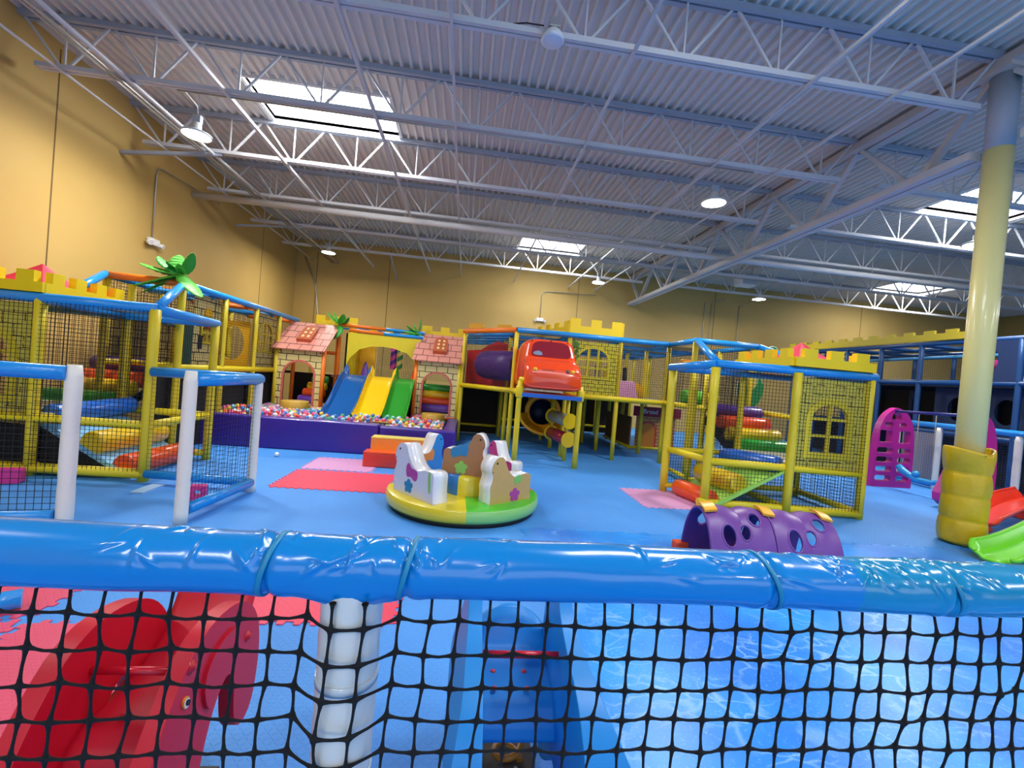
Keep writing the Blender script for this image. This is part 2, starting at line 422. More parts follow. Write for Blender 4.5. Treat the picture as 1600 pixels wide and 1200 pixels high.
# joist girder on the column
t = thing('roof_girder', (6.54, 4, 5.05), 'deep beige open-web girder running away over the yellow column', 'girder')
GIRD = mat('beige_painted_steel', 'C9BEB4', .5, vary=.1)
b = MB()
for s_ in (-.09, .09): b.box((6.54+s_-.07, Y0, 6.10), (6.54+s_+.07, Y1, 6.22))
obj('top_chord', b, GIRD, t)
b = MB()
for s_ in (-.08, .08): b.box((6.54+s_-.06, 5.26, 5.06), (6.54+s_+.06, Y1, 5.17)); b.box((6.54+s_-.06, Y0, 5.06), (6.54+s_+.06, 4.72, 5.17))
obj('bottom_chord', b, STEEL, t)
ys = [2.92]+JY+[17.85]
for a, c in zip(ys, ys[1:]):
    mY = (a+c)/2
    obj('web_member', MB().bar((6.54, a+.05, 6.12), (6.54, mY-.06, 5.12), .1, .075), GIRD, t)
    obj('web_member', MB().bar((6.54, mY+.06, 5.12), (6.54, c-.05, 6.12), .1, .06), STEEL, t)
# bridging bars and conduits running away from the camera
for x, z, w_, nm in ((-1.70, 5.49, .045, 'over the ball pit skylight'), (-.47, 5.49, .035, 'above the merry-go-round'), (1.62, 5.49, .035, 'just right of the unlit lamp'), (3.85, 5.49, .04, 'left of the lit middle lamp'), (4.95, 5.49, .035, 'nearest the girder'), (-3.86, 5.49, .05, 'left of the nearest skylight')):
    one('bridging_bar', MB().bar((x, -2, z+.02), (x, 17.68, z+.02), w_, w_), STEEL, 'straight white bridging bar under the joists, '+nm, 'bridging bar', 'bridging bars under the joists')
for k, (x, r) in enumerate(((-5.42, .016), (-5.34, .022), (-5.20, .03), (-6.1, .02))):
    one('conduit', MB().tube((x, -2, 5.50), (x, 17.68, 5.50), r, 8), GALV if k < 2 else STEEL, ['thinnest outer conduit of the run beside the left wall', 'metal conduit in the middle of the left wall run', 'thickest white conduit of the left wall run', 'white conduit closest to the left wall'][k], 'conduit', 'conduits beside the left wall')
b = MB().tube((X0, 11.25, 5.33), (23, 11.25, 5.33), .075, 14)
for k in range(9): b.tube((-5+k*3.2, 11.25, 5.33), (-5+k*3.2, 11.25, 6.28), .008, 6)
one('sprinkler_pipe', b, STEEL, 'thick white sprinkler main crossing the hall under the joists', 'pipe')
b = MB().path([(-4.59, 7.15, 5.50), (4.6, 7.15, 5.50)], .012, 6).path([(-4.59, 13.55, 5.50), (9.9, 13.55, 5.50)], .012, 6)
one('lamp_feed_conduit', b, GALV, 'thin conduit clipped below joists feeding the high-bay lamps', 'conduit')
b = MB()
for (x, z0) in ((-2.95, 5.15), (-.6, 5.2), (9.4, 5.3)): b.bar((x, 15.75, 5.56), (x-.1, Y1, z0), .05, .05)
one('brace', MB().bar((-5.05, 9.28, 5.52), (X0+.01, 9.06, 5.24), .06, .06), STEELD, 'short angled brace from joist to left wall above the conduit', 'brace', 'wall braces')
one('brace', MB().bar((-5.05, 13.55, 5.52), (X0+.01, 13.24, 5.28), .05, .05), STEELD, 'short angled brace to left wall, farther one near the corner', 'brace', 'wall braces')
one('brace', MB().bar((-2.9, 15.72, 5.56), (-2.94, Y1, 5.12), .05, .05), STEELD, 'angled brace from last joist down to the back wall', 'brace', 'wall braces')

# column with padding
PADM = mat('yellow_quilted_padding', 'D2AC10', .42, bump=(9, .6), vary=.1)
COLM = mat('cream_column_paint', 'DDD28A', .3, coat=.15, vary=.05)
CX, CY = 6.56, 5.05
t = thing('support_column', (CX, CY, 0), 'tall round cream steel column with yellow padding round its foot', 'column')
obj('shaft', MB().tube((CX, CY, 0), (CX, CY, 5.10), .145, 32), COLM, t); obj('shaft_top', MB().tube((CX, CY, 5.10), (CX, CY, 6.04), .146, 32), STEELD, t, label='upper end painted grey')
obj('cap_plate', MB().box((CX-.2, CY-.2, 6.04), (CX+.2, CY+.2, 6.10)), GIRD, t)
def pad(u, v):
    a = 2*pi*u; z = .03+1.2*v; r = .205+.018*abs(sin(pi*v*4.0))**.5 + .012*noise.noise(Vector((3*cos(a), 3*sin(a), z*5)))
    if v > .78:
        k = (v-.78)/.22; r += .10*k*abs(cos(a-.35))**3 + .01*k
    return (CX+r*cos(a), CY+r*sin(a), z+(.035*cos(2*a) if v > .97 else 0))
obj('padding', MB().grid(pad, 64, 48), PADM, t, solid=.025)
b = MB()
for z in (.33, .63, .93): b.path([(CX+.207*cos(a*pi/16), CY+.207*sin(a*pi/16), z) for a in range(32)], .006, 6, closed=True)
obj('strap', b, mat('dark_yellow_webbing', 'B49414', .6), t)

# high-bay lamps
LENS = mat('lit_led_lens', 'FFFFFF', .3, emit=('FFFDF4', 26))
LENSOFF = mat('unlit_led_lens', 'D8D8DC', .25)
HOUS = mat('white_lamp_housing', 'D8D8D6', .4)
def highbay(x, y, lit, label, pw=105):
    t = thing('high_bay_lamp', (x, y, 5.10), label, 'ceiling lamp', 'high-bay lamps hanging from the joists')
    obj('housing', MB().lathe([(.02, 5.30), (.06, 5.30), (.065, 5.2), (.10, 5.17), (.215, 5.13), (.225, 5.10), (.20, 5.10)], (x, y, 0)), HOUS, t)
    obj('lens', MB().lathe([(0, 5.098), (.12, 5.095), (.205, 5.102)], (x, y, 0)), LENS if lit else LENSOFF, t)
    obj('driver_box', MB().box((x-.06, y-.04, 5.3), (x+.06, y+.04, 5.42)), STEELD, t, bevel=.008)
    jy = min(JY, key=lambda q: abs(q-y)) if y > 3 else y
    obj('cord', MB().path([(x, y, 5.42), (x-.01, y-.02, 5.56), (x-.06, (y+jy)/2, 5.64), (x-.14, jy, 5.60)], .006, 6), GALV, t); obj('hanger', MB().tube((x, y, 5.42), (x, y, 6.29), .003, 6), STEELD, t)
    if lit:
        l = bpy.data.lights.new('lamp', 'AREA'); l.shape = 'DISK'; l.size = .4; l.energy = pw; l.color = (1, .95, .86)
        o = bpy.data.objects.new('lamp_light', l); o.location = (x, y, 5.085); COL.objects.link(o)
LAB = ['lit high-bay lamp beside the left wall, near the camera', 'lit high-bay lamp hanging between the nearest skylights', 'lit high-bay lamp in the far left corner', 'lit high-bay lamp in front of the back wall, middle one', 'lit high-bay lamp in front of the back wall, right of the girder', 'lit high-bay lamp partly hidden behind the cream column', 'unlit round high-bay lamp on the joist nearest the camera']
for (x, y, lit), lb in zip(HB[:6], LAB): highbay(x, y, lit, lb)
t = thing('ceiling_fitting', (.66, 4.93, 5.43), 'unlit round white fitting clamped under the joist nearest the camera', 'ceiling lamp')
obj('housing', MB().lathe([(.05, 5.56), (.09, 5.52), (.125, 5.46), (.13, 5.43), (.11, 5.42)], (.66, 4.93, 0)), HOUS, t)
obj('lens', MB().lathe([(0, 5.40), (.05, 5.405), (.11, 5.42)], (.66, 4.93, 0)), LENSOFF, t)
obj('junction_box', MB().box((.60, 4.87, 5.56), (.72, 4.99, 5.66)), GALV, t, bevel=.006)
obj('cord', MB().path([(.55, 4.95, 5.6), (.35, 4.98, 5.62), (.2, 5.0, 5.6)], .008, 6), BLK, t)
for i, (x, y, lit) in enumerate(HB_BEHIND): highbay(x, y, lit, ['lit high-bay lamp behind the camera on the left', 'lit high-bay lamp over the blue fence rail', 'lit high-bay lamp over the water print mat', 'lit high-bay lamp near the shop front, left', 'lit high-bay lamp near the shop front, right', 'lit high-bay lamp far to the right'][i], 75)

# emergency lights
PLB = mat('white_plastic_box', 'E0DED8', .4)
def emergency(x, y, z, ax, label, topz, bend):
    t = thing('emergency_light', (x, y, z), label, 'emergency light')
    X = Vector(ax); Yn = Vector((-X.y, X.x, 0)); O = Vector((x, y, z))  # X out of wall, Yn along wall
    M = Matrix((X, Yn, Vector((0, 0, 1)))).transposed().to_4x4(); M.translation = O
    obj('battery_box', MB().box((0, -.14, -.07), (.09, .14, .07), M), PLB, t, bevel=.012)
    for s_ in (-1, 1): obj('lamp_head', MB().tube(M @ Vector((.05, s_*.17, -.02)), M @ Vector((.13, s_*.19, -.05)), .045, 12, .055), PLB, t)
    p = [M @ Vector((.02, 0, .07)), M @ Vector((.02, 0, topz-z-.15)), M @ Vector((.02, bend*.06, topz-z-.04)), M @ Vector((.02, bend*.2, topz-z)), M @ Vector((.1, bend*2.2, topz-z+.05))]
    obj('conduit', MB().path(p, .014, 8), GALV, t)
emergency(X0+.015, 9.99, 3.84, (1, 0, 0), 'white emergency light with two heads on the left wall', 5.42, 1)
emergency(2.80, Y1-.015, 4.10, (0, -1, 0), 'small white emergency light on the back wall', 5.25, 1)
b = MB().box((9.35, 14.6, 5.62), (9.95, 15.1, 6.0))
t = thing('unit_heater', (9.65, 14.85, 5.6), 'white box unit heater hanging among the far joists', 'heater')
obj('casing', b, PLB, t, bevel=.02); b = MB()
for k in range(6): b.box((9.38, 14.585, 5.66+k*.055), (9.92, 14.6, 5.68+k*.055))
obj('grille', b, STEELD, t); obj('hanger', MB().tube((9.45, 14.85, 6.0), (9.45, 14.85, 6.3), .01, 6).tube((9.85, 14.85, 6.0), (9.85, 14.85, 6.3), .01, 6), STEELD, t)
b = MB()
for x in (9.75, 10.05, 11.3): b.path([(x, Y1-.02, 0), (x, Y1-.02, 5.5), (x+.5, Y1-.1, 5.7)], .016, 6)
one('conduit', b, GALV, 'thin vertical conduits on the back wall above the right castle', 'conduit')
one('pipe', MB().path([(-6.4, Y1-.05, 5.6), (-5.95, Y1-.05, 4.6), (-5.75, Y1-.05, 3.2), (-5.7, Y1-.05, 0)], .025, 8), GALV, 'bent downpipe in the far left corner of the wall', 'pipe')

# ================================================================== FLOOR MATS
def mat_tread(name, c0, st=.8):
    M = bpy.data.materials.new(name); M.use_nodes = True; nt = M.node_tree; P = nt.nodes['Principled BSDF']
    tread(nt, P, st); P.inputs['Base Color'].default_value = L(c0); P.inputs['Roughness'].default_value = .5
    return M
REDM = mat_tread('red_eva_mat', 'DE4C6C'); PNKM = mat_tread('pink_eva_mat', 'D79AC8'); REDM2 = mat_tread('bright_red_eva_mat', 'EC3E5C')
def water_mat():
    M = bpy.data.materials.new('water_print_vinyl'); M.use_nodes = True; nt = M.node_tree; N = nt.nodes; P = N['Principled BSDF']
    tc = N.new('ShaderNodeTexCoord'); nz = N.new('ShaderNodeTexNoise'); nz.inputs['Scale'].default_value = 2.4; nz.inputs['Detail'].default_value = 3
    nt.links.new(tc.outputs['Object'], nz.inputs['Vector'])
    vm = N.new('ShaderNodeVectorMath'); vm.operation = 'MULTIPLY_ADD'; vm.inputs[1].default_value = (.55, .55, 0)
    nt.links.new(nz.outputs['Color'], vm.inputs[0]); nt.links.new(tc.outputs['Object'], vm.inputs[2])
    mp = N.new('ShaderNodeMapping'); mp.inputs['Scale'].default_value = (4.2, 8.5, 1); nt.links.new(vm.outputs[0], mp.inputs[0])
    vo = N.new('ShaderNodeTexVoronoi'); vo.feature = 'DISTANCE_TO_EDGE'; vo.inputs['Scale'].default_value = 1; nt.links.new(mp.outputs[0], vo.inputs['Vector'])
    mr = N.new('ShaderNodeMapRange'); mr.inputs[1].default_value = 0; mr.inputs[2].default_value = .085; mr.inputs[3].default_value = 1; mr.inputs[4].default_value = 0
    nt.links.new(vo.outputs['Distance'], mr.inputs[0])
    n2 = N.new('ShaderNodeTexNoise'); n2.inputs['Scale'].default_value = 2.1; nt.links.new(tc.outputs['Object'], n2.inputs['Vector'])
    m2 = N.new('ShaderNodeMapRange'); m2.inputs[1].default_value = .45; m2.inputs[2].default_value = .68; m2.inputs[4].default_value = .55
    nt.links.new(n2.outputs['Fac'], m2.inputs[0]); am = mathn(nt, 'MULTIPLY', mr.outputs[0], m2.outputs[0])
    n3 = N.new('ShaderNodeTexNoise'); n3.inputs['Scale'].default_value = 70; n3.inputs['Detail'].default_value = 2; nt.links.new(tc.outputs['Object'], n3.inputs['Vector'])
    m3 = N.new('ShaderNodeMapRange'); m3.inputs[1].default_value = .6; m3.inputs[2].default_value = .75; m3.inputs[4].default_value = .35; nt.links.new(n3.outputs['Fac'], m3.inputs[0])
    tot = mathn(nt, 'MINIMUM', mathn(nt, 'ADD', am, m3.outputs[0]), 1.0)
    n4 = N.new('ShaderNodeTexNoise'); n4.inputs['Scale'].default_value = 1.3; nt.links.new(tc.outputs['Object'], n4.inputs['Vector'])
    cr = N.new('ShaderNodeValToRGB'); nt.links.new(n4.outputs['Fac'], cr.inputs[0])
    cr.color_ramp.elements[0].position = .35; cr.color_ramp.elements[0].color = L('127ADC'); cr.color_ramp.elements[1].position = .65; cr.color_ramp.elements[1].color = L('1E9AF4')
    mx = N.new('ShaderNodeMix'); mx.data_type = 'RGBA'; nt.links.new(tot, mx.inputs[0]); nt.links.new(cr.outputs[0], mx.inputs[6]); mx.inputs[7].default_value = L('A8D4FF')
    nt.links.new(mx.outputs[2], P.inputs['Base Color']); P.inputs['Roughness'].default_value = .33
    bp = N.new('ShaderNodeBump'); bp.inputs['Strength'].default_value = .25; bp.inputs['Distance'].default_value = .003; nt.links.new(n3.outputs['Fac'], bp.inputs['Height']); nt.links.new(bp.outputs['Normal'], P.inputs['Normal'])
    return M
def jig(x0, x1, y0, y1, t=.10, d=.035):
    """outline of an interlocking tile"""
    pts = []
    for (ax, ay), (bx, by) in (((x0,y0),(x1,y0)), ((x1,y0),(x1,y1)), ((x1,y1),(x0,y1)), ((x0,y1),(x0,y0))):
        Ln = sqrt((bx-ax)**2+(by-ay)**2); n = max(1, round(Ln/t)); dx, dy = (bx-ax)/Ln, (by-ay)/Ln; nx, ny = dy, -dx
        for k in range(n):
            for f, o in ((.05, 0), (.12, 1), (.5, 1), (.57, 0)):
                s_ = (k+f)*Ln/n; pts.append((ax+dx*s_+nx*d*o, ay+dy*s_+ny*d*o))
    return pts
def tile(x0, x1, y0, y1, m, label, z=.006):
    return one('foam_mat', MB().prism([jig(x0, x1, y0, y1)], z, (0, 0, .0005), (1, 0, 0), (0, 1, 0), center=False), m, label, 'foam mat', 'interlocking foam mats')
tile(-2.37, -.36, 5.93, 6.95, REDM2, 'bright red foam mat left of the merry-go-round')
tile(-2.37, -1.35, 7.05, 7.93, PNKM, 'pale pink foam mat in front of the red step')
tile(2.68, 3.72, 5.94, 6.98, PNKM, 'pale pink foam mat at the foot of the orange roller')
tile(-1.35, -.34, 2.88, 3.86, REDM2, 'red foam mat showing just under the rail by the white post')
tile(-3.40, -2.44, 2.88, 3.86, REDM, 'red foam mat beyond the red elephant, at the left edge')
tile(-2.37, -1.40, 1.83, 2.80, REDM, 'red foam mat under the left of the red elephant')
tile(-3.40, -2.44, 1.83, 2.80, REDM, 'red foam mat at the bottom left corner')
one('water_print_mat', MB().prism([jig(.78, 6.44, -1.5, 4.82, .25, .04)], .005, (0, 0, .0005), (1, 0, 0), (0, 1, 0), center=False), water_mat(), 'large glossy blue mat printed like rippling pool water', 'mat')

# ================================================================== FOREGROUND FENCE
RAILB = mat('glossy_blue_vinyl_rail', '0680CC', .22, bump=(5, .04), coat=.5)
RAILT = mat('glossy_teal_blue_vinyl_rail', '0A88B8', .2, bump=(6, .07), coat=.5)
TIE = mat('teal_cable_tie', '1E86B0', .4)
RZ, RY = 1.342, .70
t = thing('safety_fence', (-.145, RY, 0), 'nearest fence with thick glossy blue padded rail and black net', 'fence')
ties = [-.262, -.062, .528, .862]
rc = random.Random(5); CREASE = []
for c0_, n_, sp in ((-.38, 9, .09), (-.22, 10, .07), (-.13, 7, .05), (-.03, 8, .04), (.10, 4, .05), (.30, 3, .08), (.50, 6, .07), (.62, 8, .06), (.76, 13, .07), (.88, 12, .06), (1.02, 9, .08)):
    for _ in range(n_): CREASE.append((c0_+rc.uniform(-sp, sp), radians(rc.uniform(70, 165)), rc.uniform(-1.0, 1.0)+(0 if rc.random() < .5 else 1.2), rc.uniform(.006, .026), rc.uniform(.0012, .0034)))
def railr(x, a):
    r = .0450+.0010*sin(x*9)
    for tx in ties: r -= .004*math.exp(-((x-tx)/.006)**2); r += .0016*math.exp(-((abs(x-tx)-.02)/.012)**2)
    r += .0016*noise.noise(Vector((x*9, a*1.2, 3.1)))
    for (cx_, ca, ang, ln, dp) in CREASE:
        dx = x-cx_
        if abs(dx) > .09: continue
        da = (a-ca)*.045; u_ = dx*cos(ang)+da*sin(ang); v_ = -dx*sin(ang)+da*cos(ang)
        r += dp*math.exp(-(v_/.0034)**2-(u_/ln)**2)-.5*dp*math.exp(-((v_-.007)/.005)**2-(u_/ln)**2)
    # bulge where the post is sleeved in
    r += .019*math.exp(-((x+.145)/.055)**2)*max(0, -sin(a))**2
    return r
def railpt(xa, xb):
    def f(u, v):
        x = xa+(xb-xa)*v; a = 2*pi*u; r = railr(x, a)
        return (x, RY+r*cos(a), RZ+r*sin(a)+.002*sin(x*5))
    return f
rail = obj('top_rail', MB().grid(railpt(-1.9, .685), 110, 1300), RAILB, t)
obj('top_rail', MB().grid(railpt(.68, 2.6), 110, 1000), RAILT, t, label='right sleeve in a greener teal blue')
for k, x in enumerate(ties):
    b = MB(); tilt = .010*(1 if k < 2 else -1.6)
    pts = [(x+tilt*sin(a*2*pi/48+.3), RY+.0456*cos(a*2*pi/48), RZ+.0456*sin(a*2*pi/48)+.002*sin(x*5)) for a in range(48)]
    P0 = []
    vs = []; fs = []
    for i, p in enumerate(pts):
        dirv = Vector((0, p[1]-RY, p[2]-RZ)).normalized()
        for o, w_ in ((-.0012, -.0038), (.0016, -.0038), (.0016, .0038), (-.0012, .0038)): vs.append(Vector(p)+dirv*o+Vector((w_, 0, 0)))
    for i in range(48):
        j = (i+1) % 48
        for q in range(4): fs.append((i*4+q, i*4+(q+1) % 4, j*4+(q+1) % 4, j*4+q))
    b.add(vs, fs, True); b.box((x-.006, RY+.046, RZ-.022), (x+.006, RY+.056, RZ-.012))
    obj('cable_tie', b, TIE, rail)
def postpt(u, v):
    a = 2*pi*u; z = 1.31*v; r = .0455+.0016*noise.noise(Vector((3*cos(a), 3*sin(a), z*22)))
    for zz in (.35, .78, 1.02, 1.17): r -= .002*math.exp(-((z-zz)/.006)**2)
    return (-.145+r*cos(a)+.006*(1.3-z), RY+.004+r*sin(a), z)
pst = obj('post', MB().grid(postpt, 36, 220), mat('glossy_white_vinyl_post', 'DEDED6', .3, bump=(14, .35), coat=.25), t)
CLR = mat('clear_tape_band', 'C4D0D8', .15)
for zz in (1.17, 1.02, .78): obj('tape_band', MB().tube((-.145+.006*(1.3-zz), RY+.004, zz-.008), (-.145+.006*(1.3-zz), RY+.004, zz+.006), .0470, 32), CLR, pst)
# hand-knotted net: strands taper towards the middle of every cell and thicken at the knots
FNET = mat('black_cord', '07070A', .8, bump=(900, .35))
def fgnet():
    b = MB(); c = .0466; nx = 58; nz = 15; rnd = random.Random(3)
    nodes = {}
    for i in range(-14, nx-14+1):
        for j in range(nz):
            x = -.583+c*(i+1)+.0025*rnd.uniform(-1, 1)-.0022*j*(1 if i < 15 else .4)
            z = 1.262-.0515*j-.004*math.exp(-((i-8.5)/2.2)**2)*(-1)+.0016*rnd.uniform(-1, 1)
            nodes[i, j] = Vector((x, RY-.012+.006*rnd.uniform(-1, 1)-(.036 if abs(x+.145) < .05 else 0), z))
    def strand(p, q, bow):
        m = (p+q)/2+bow; P = [p, p.lerp(m, .22), p.lerp(m, .55), m, q.lerp(m, .55), q.lerp(m, .22), q]
        b.path(P, [.0055, .0034, .0023, .0021, .0023, .0034, .0055], 7, caps=False)
    for (i, j), p in nodes.items():
        b.sphere(p, .0050, 8, 6, (1, .7, 1.05))
        if (i+1, j) in nodes: strand(p, nodes[i+1, j], Vector((0, 0, -.0016+.0012*rnd.uniform(-1, 1))))
        if (i, j+1) in nodes: strand(p, nodes[i, j+1], Vector((.0016*rnd.uniform(-1, 1), 0, 0)))
        if j == 0: strand(p, Vector((p.x, RY-.006 if abs(p.x+.145) > .05 else RY-.046, 1.306 if abs(p.x+.145) > .05 else 1.305)), Vector((0, 0, 0)))
    return b
obj('net', fgnet(), FNET, t)

# ------------------------------------------------------------------ side fences (white posts, blue rails)
def nettube(b, a, c_, z0, z1, cell=.05, r=.0022):
    a = Vector(a); c_ = Vector(c_); d = c_-a; b.net((a.x, a.y, z0), (d.x, d.y, 0), (0, 0, 1), d.length, z1-z0, cell, r); return b
def whitepost(x, y, h, parent, r=.058, lean=0):
    b = MB(); N_ = 14; pts = [(x+lean*k/N_, y, h*k/N_) for k in range(N_+1)]
    rr = [r*(1+.03*noise.noise(Vector((x*9, y*3, k*1.7)))-(.05 if k % 5 == 4 else 0)) for k in range(N_+1)]
    rr[-1] = r*.8
    b.path(pts, rr, 18); return obj('post', b, WHT, parent)
t = thing('side_fence', (-2.53, 5.0, 0), 'low net gate of blue rails between two white posts, right of left gap', 'fence')
whitepost(-2.58, 4.50, 1.46, t); whitepost(-2.48, 5.67, 1.40, t, .05)
obj('top_rail', MB().path([(-2.57, 4.52, 1.375), (-2.48, 5.70, 1.375)], .062, 18), BLU, t)
obj('bottom_rail', MB().path([(-2.57, 4.56, .12), (-2.48, 5.64, .12)], .055, 18), BLU, t)
obj('net', nettube(MB(), (-2.56, 4.55), (-2.48, 5.65), .12, 1.36), NET, t)
t = thing('side_fence', (-3.1, 5.72, 0), 'blue railed net fence joining left castle to the white posts', 'fence')
obj('top_rail', MB().path([(-3.76, 5.80, 1.36), (-2.50, 5.72, 1.385)], .06, 18), BLU, t)
obj('bottom_rail', MB().path([(-3.76, 5.80, .11), (-2.50, 5.72, .10)], .05, 18), BLU, t)
obj('net', nettube(MB(), (-3.76, 5.80), (-2.50, 5.72), .11, 1.36), NET, t)
t = thing('side_fence', (-3.43, 4.3, 0), 'blue railed fence with white end post at the left edge', 'fence')
whitepost(-3.43, 4.30, 1.44, t, .063)
obj('top_rail', MB().path([(-3.44, 4.28, 1.37), (-3.05, 3.0, 1.37)] if 0 else [(-3.46, 4.27, 1.365), (-5.2, 3.86, 1.37)], .066, 18), BLU, t)
b = MB(); b.path([(-3.48, 4.25, .1), (-5.2, 3.86, .1)], .055, 18); obj('bottom_rail', b, BLU, t)
obj('net', nettube(MB(), (-3.47, 4.28), (-5.2, 3.87), .1, 1.36, .055, .0028), NET, t)
one('side_rail', MB().path([(-2.55, 2.95, .07), (-3.25, 2.45, .07)], .055, 16), BLU, 'end of a blue padded floor rail at the left edge under the near rail', 'rail')
# fence on the right beyond the swing
t = thing('side_fence', (10.4, 7.5, 0), 'long blue railed fence with white posts behind the cream column', 'fence')
obj('top_rail', MB().path([(10.45, 9.6, 1.40), (10.4, 4.2, 1.42)], .06, 18), BLU, t)
obj('bottom_rail', MB().path([(10.45, 9.6, .1), (10.4, 4.2, .1)], .06, 18), BLU, t)
for y in (9.55, 8.62, 7.22, 5.6): whitepost(10.42, y, 1.36, t, .06)
obj('net', nettube(MB(), (10.43, 9.55), (10.4, 4.3), .1, 1.36), NETG, t)
obj('sail_cloth', MB().box((10.5, 8.66, .15), (10.51, 9.5, 1.22)), mat('pale_grey_mesh_cloth', 'A9A2A8', .7), t)
# pink foam blocks on the floor
PNKB = mat('hot_pink_plastic', 'D8358A', .4)
t = thing('toy_block', (-2.95, 5.35, 0), 'small hot pink plastic block with a hole beside the net gate', 'toy', None)
b = MB().prism([rrect(-.08, .08, -.08, .08, .02), arc(0, 0, .035, 0, 360, 12)[:-1]], .10, (-2.85, 5.25, .085), (cos(.3), sin(.3), 0), (0, 0, 1))
obj('shell', b, PNKB, t, bevel=.006)
t = thing('toy_block', (-5.0, 5.2, 0), 'hot pink plastic block on the floor at the left edge', 'toy')
obj('shell', MB().prism([rrect(-.12, .12, -.08, .08, .02)], .1, (-4.98, 5.5, .085), (cos(.3), sin(.3), 0), (0, 0, 1)), PNKB, t, bevel=.006)
one('floor_plank', MB().box((-3.62, 5.35, .0), (-3.48, 5.72, .02)), mat('pale_blue_board', 'A8CBE8', .4), 'short pale blue board on the floor under the side fence', 'board')

# ================================================================== SPRING RIDERS
BRID = mat('blue_rider_plastic', '1084D0', .42, bump=(120, .03))
RRID = mat('red_rider_plastic', 'C20A26', .46, bump=(120, .03))
SPRG = mat('ochre_spring_paint', 'B9781A', .35)
def spring(cx, cy, z0, z1, r, turns, wr, parent):
    pts = []; n = turns*22
    for k in range(n+1):
        a = 2*pi*k/22; rr = r*(1-.1*sin(pi*k/n)); pts.append((cx+rr*cos(a), cy+rr*sin(a), z0+wr+(z1-z0-2*wr)*k/n))
    return obj('spring', MB().path(pts, wr, 10), SPRG, parent)
def sidepanel(prof, x, th, m, parent, flare=0, sub=2, bev=.024):
    b = MB().prism([smoothpoly(prof, sub)], th, (x, 0, 0), (0, 1, 0), (0, 0, 1), smooth=True); b.sm = [True]*len(b.sm)
    if flare:
        
        def ss(t): t = max(0, min(1, t)); return t*t*(3-2*t)
        b.v = [(vx+(flare*ss((.74-vz)/.34) if (vx-x)*flare > 0 else 0), vy, vz) for vx, vy, vz in b.v]
    o = obj('side_panel', b, m, parent, bevel=bev, seg=4); w = o.modifiers.new('normals', 'WEIGHTED_NORMAL'); w.keep_sharp = False; return o
# blue rider
t = thing('spring_rider', (.31, 1.78, 0), 'blue plastic rocking toy on a yellow coil spring behind the net', 'spring rider', 'spring riders')
prof = [(1.18, .02), (1.12, .22), (1.20, .46), (1.34, .62), (1.56, .68), (1.70, .74), (1.78, .86), (1.86, .89), (1.93, .80), (1.96, .62), (2.00, .40), (1.98, .16), (1.86, .03), (1.72, .12), (1.62, .24), (1.52, .14), (1.42, .02)]
sidepanel(prof, .115, .055, BRID, t, -.05); sidepanel(prof, .475, .055, BRID, t, .12)
def seat(u, v):
    x = .13+.33*u; P = [(2.03, .60), (1.98, .55), (1.93, .47), (1.84, .43), (1.74, .42), (1.66, .40), (1.62, .35), (1.61, .30)]
    k = v*7; i = min(6, int(k)); f = k-i; y = P[i][0]*(1-f)+P[i+1][0]*f; z = P[i][1]*(1-f)+P[i+1][1]*f
    if v < .3: z -= .10*(1-v/.3)*(2*u-1)**2
    return (x, y, z)
s_ = obj('seat', MB().grid(seat, 14, 28), BRID, t, solid=.02)
for (x, y) in ((.215, 1.80), (.345, 1.80), (.215, 1.70), (.345, 1.70)): obj('bolt', MB().sphere((x, y, .435+.0), .012, 10, 6, (1, 1, .6)), REDV, s_)
obj('handlebar', MB().tube((.13, 1.66, .595), (.50, 1.66, .595), .0135, 16), mat('red_gloss_tube', 'C81428', .2), t)
obj('footrest', MB().box((.14, 1.60, .05), (.43, 1.70, .075)), RED, t, bevel=.006)
spring(.30, 1.79, .055, .39, .058, 4, .0125, t)
obj('base_plate', MB().box((.15, 1.62, .005), (.42, 1.97, .05)), mat('dark_wood_plate', '2A2018', .55), t, bevel=.006)
b = MB()
for s1, s2 in ((-.03, 0), (.03, 0)): b.tube((.30+s1, 1.72, .05), (.30+s1, 1.72, .10), .008, 8)
obj('clamp', b, STEELD, t)
# red elephant rider
t = thing('spring_rider', (-.95, 1.55, 0), 'red plastic elephant rocking toy behind the net, bottom left', 'spring rider', 'spring riders')
profR = [(1.15, .05), (1.14, .16), (1.17, .30), (1.24, .46), (1.34, .625), (1.46, .745), (1.62, .765), (1.78, .72), (1.89, .60), (1.925, .45), (1.90, .28), (1.85, .215), (1.77, .22), (1.73, .30), (1.72, .46), (1.66, .51), (1.59, .45), (1.53, .32), (1.49, .14), (1.45, .03), (1.38, .02), (1.33, .08), (1.27, .12), (1.22, .09), (1.18, .03)]
pR = sidepanel(profR, -.785, .055, RRID, t); pL = sidepanel([(y+.0, z) for y, z in profR], -1.13, .06, RRID, t)
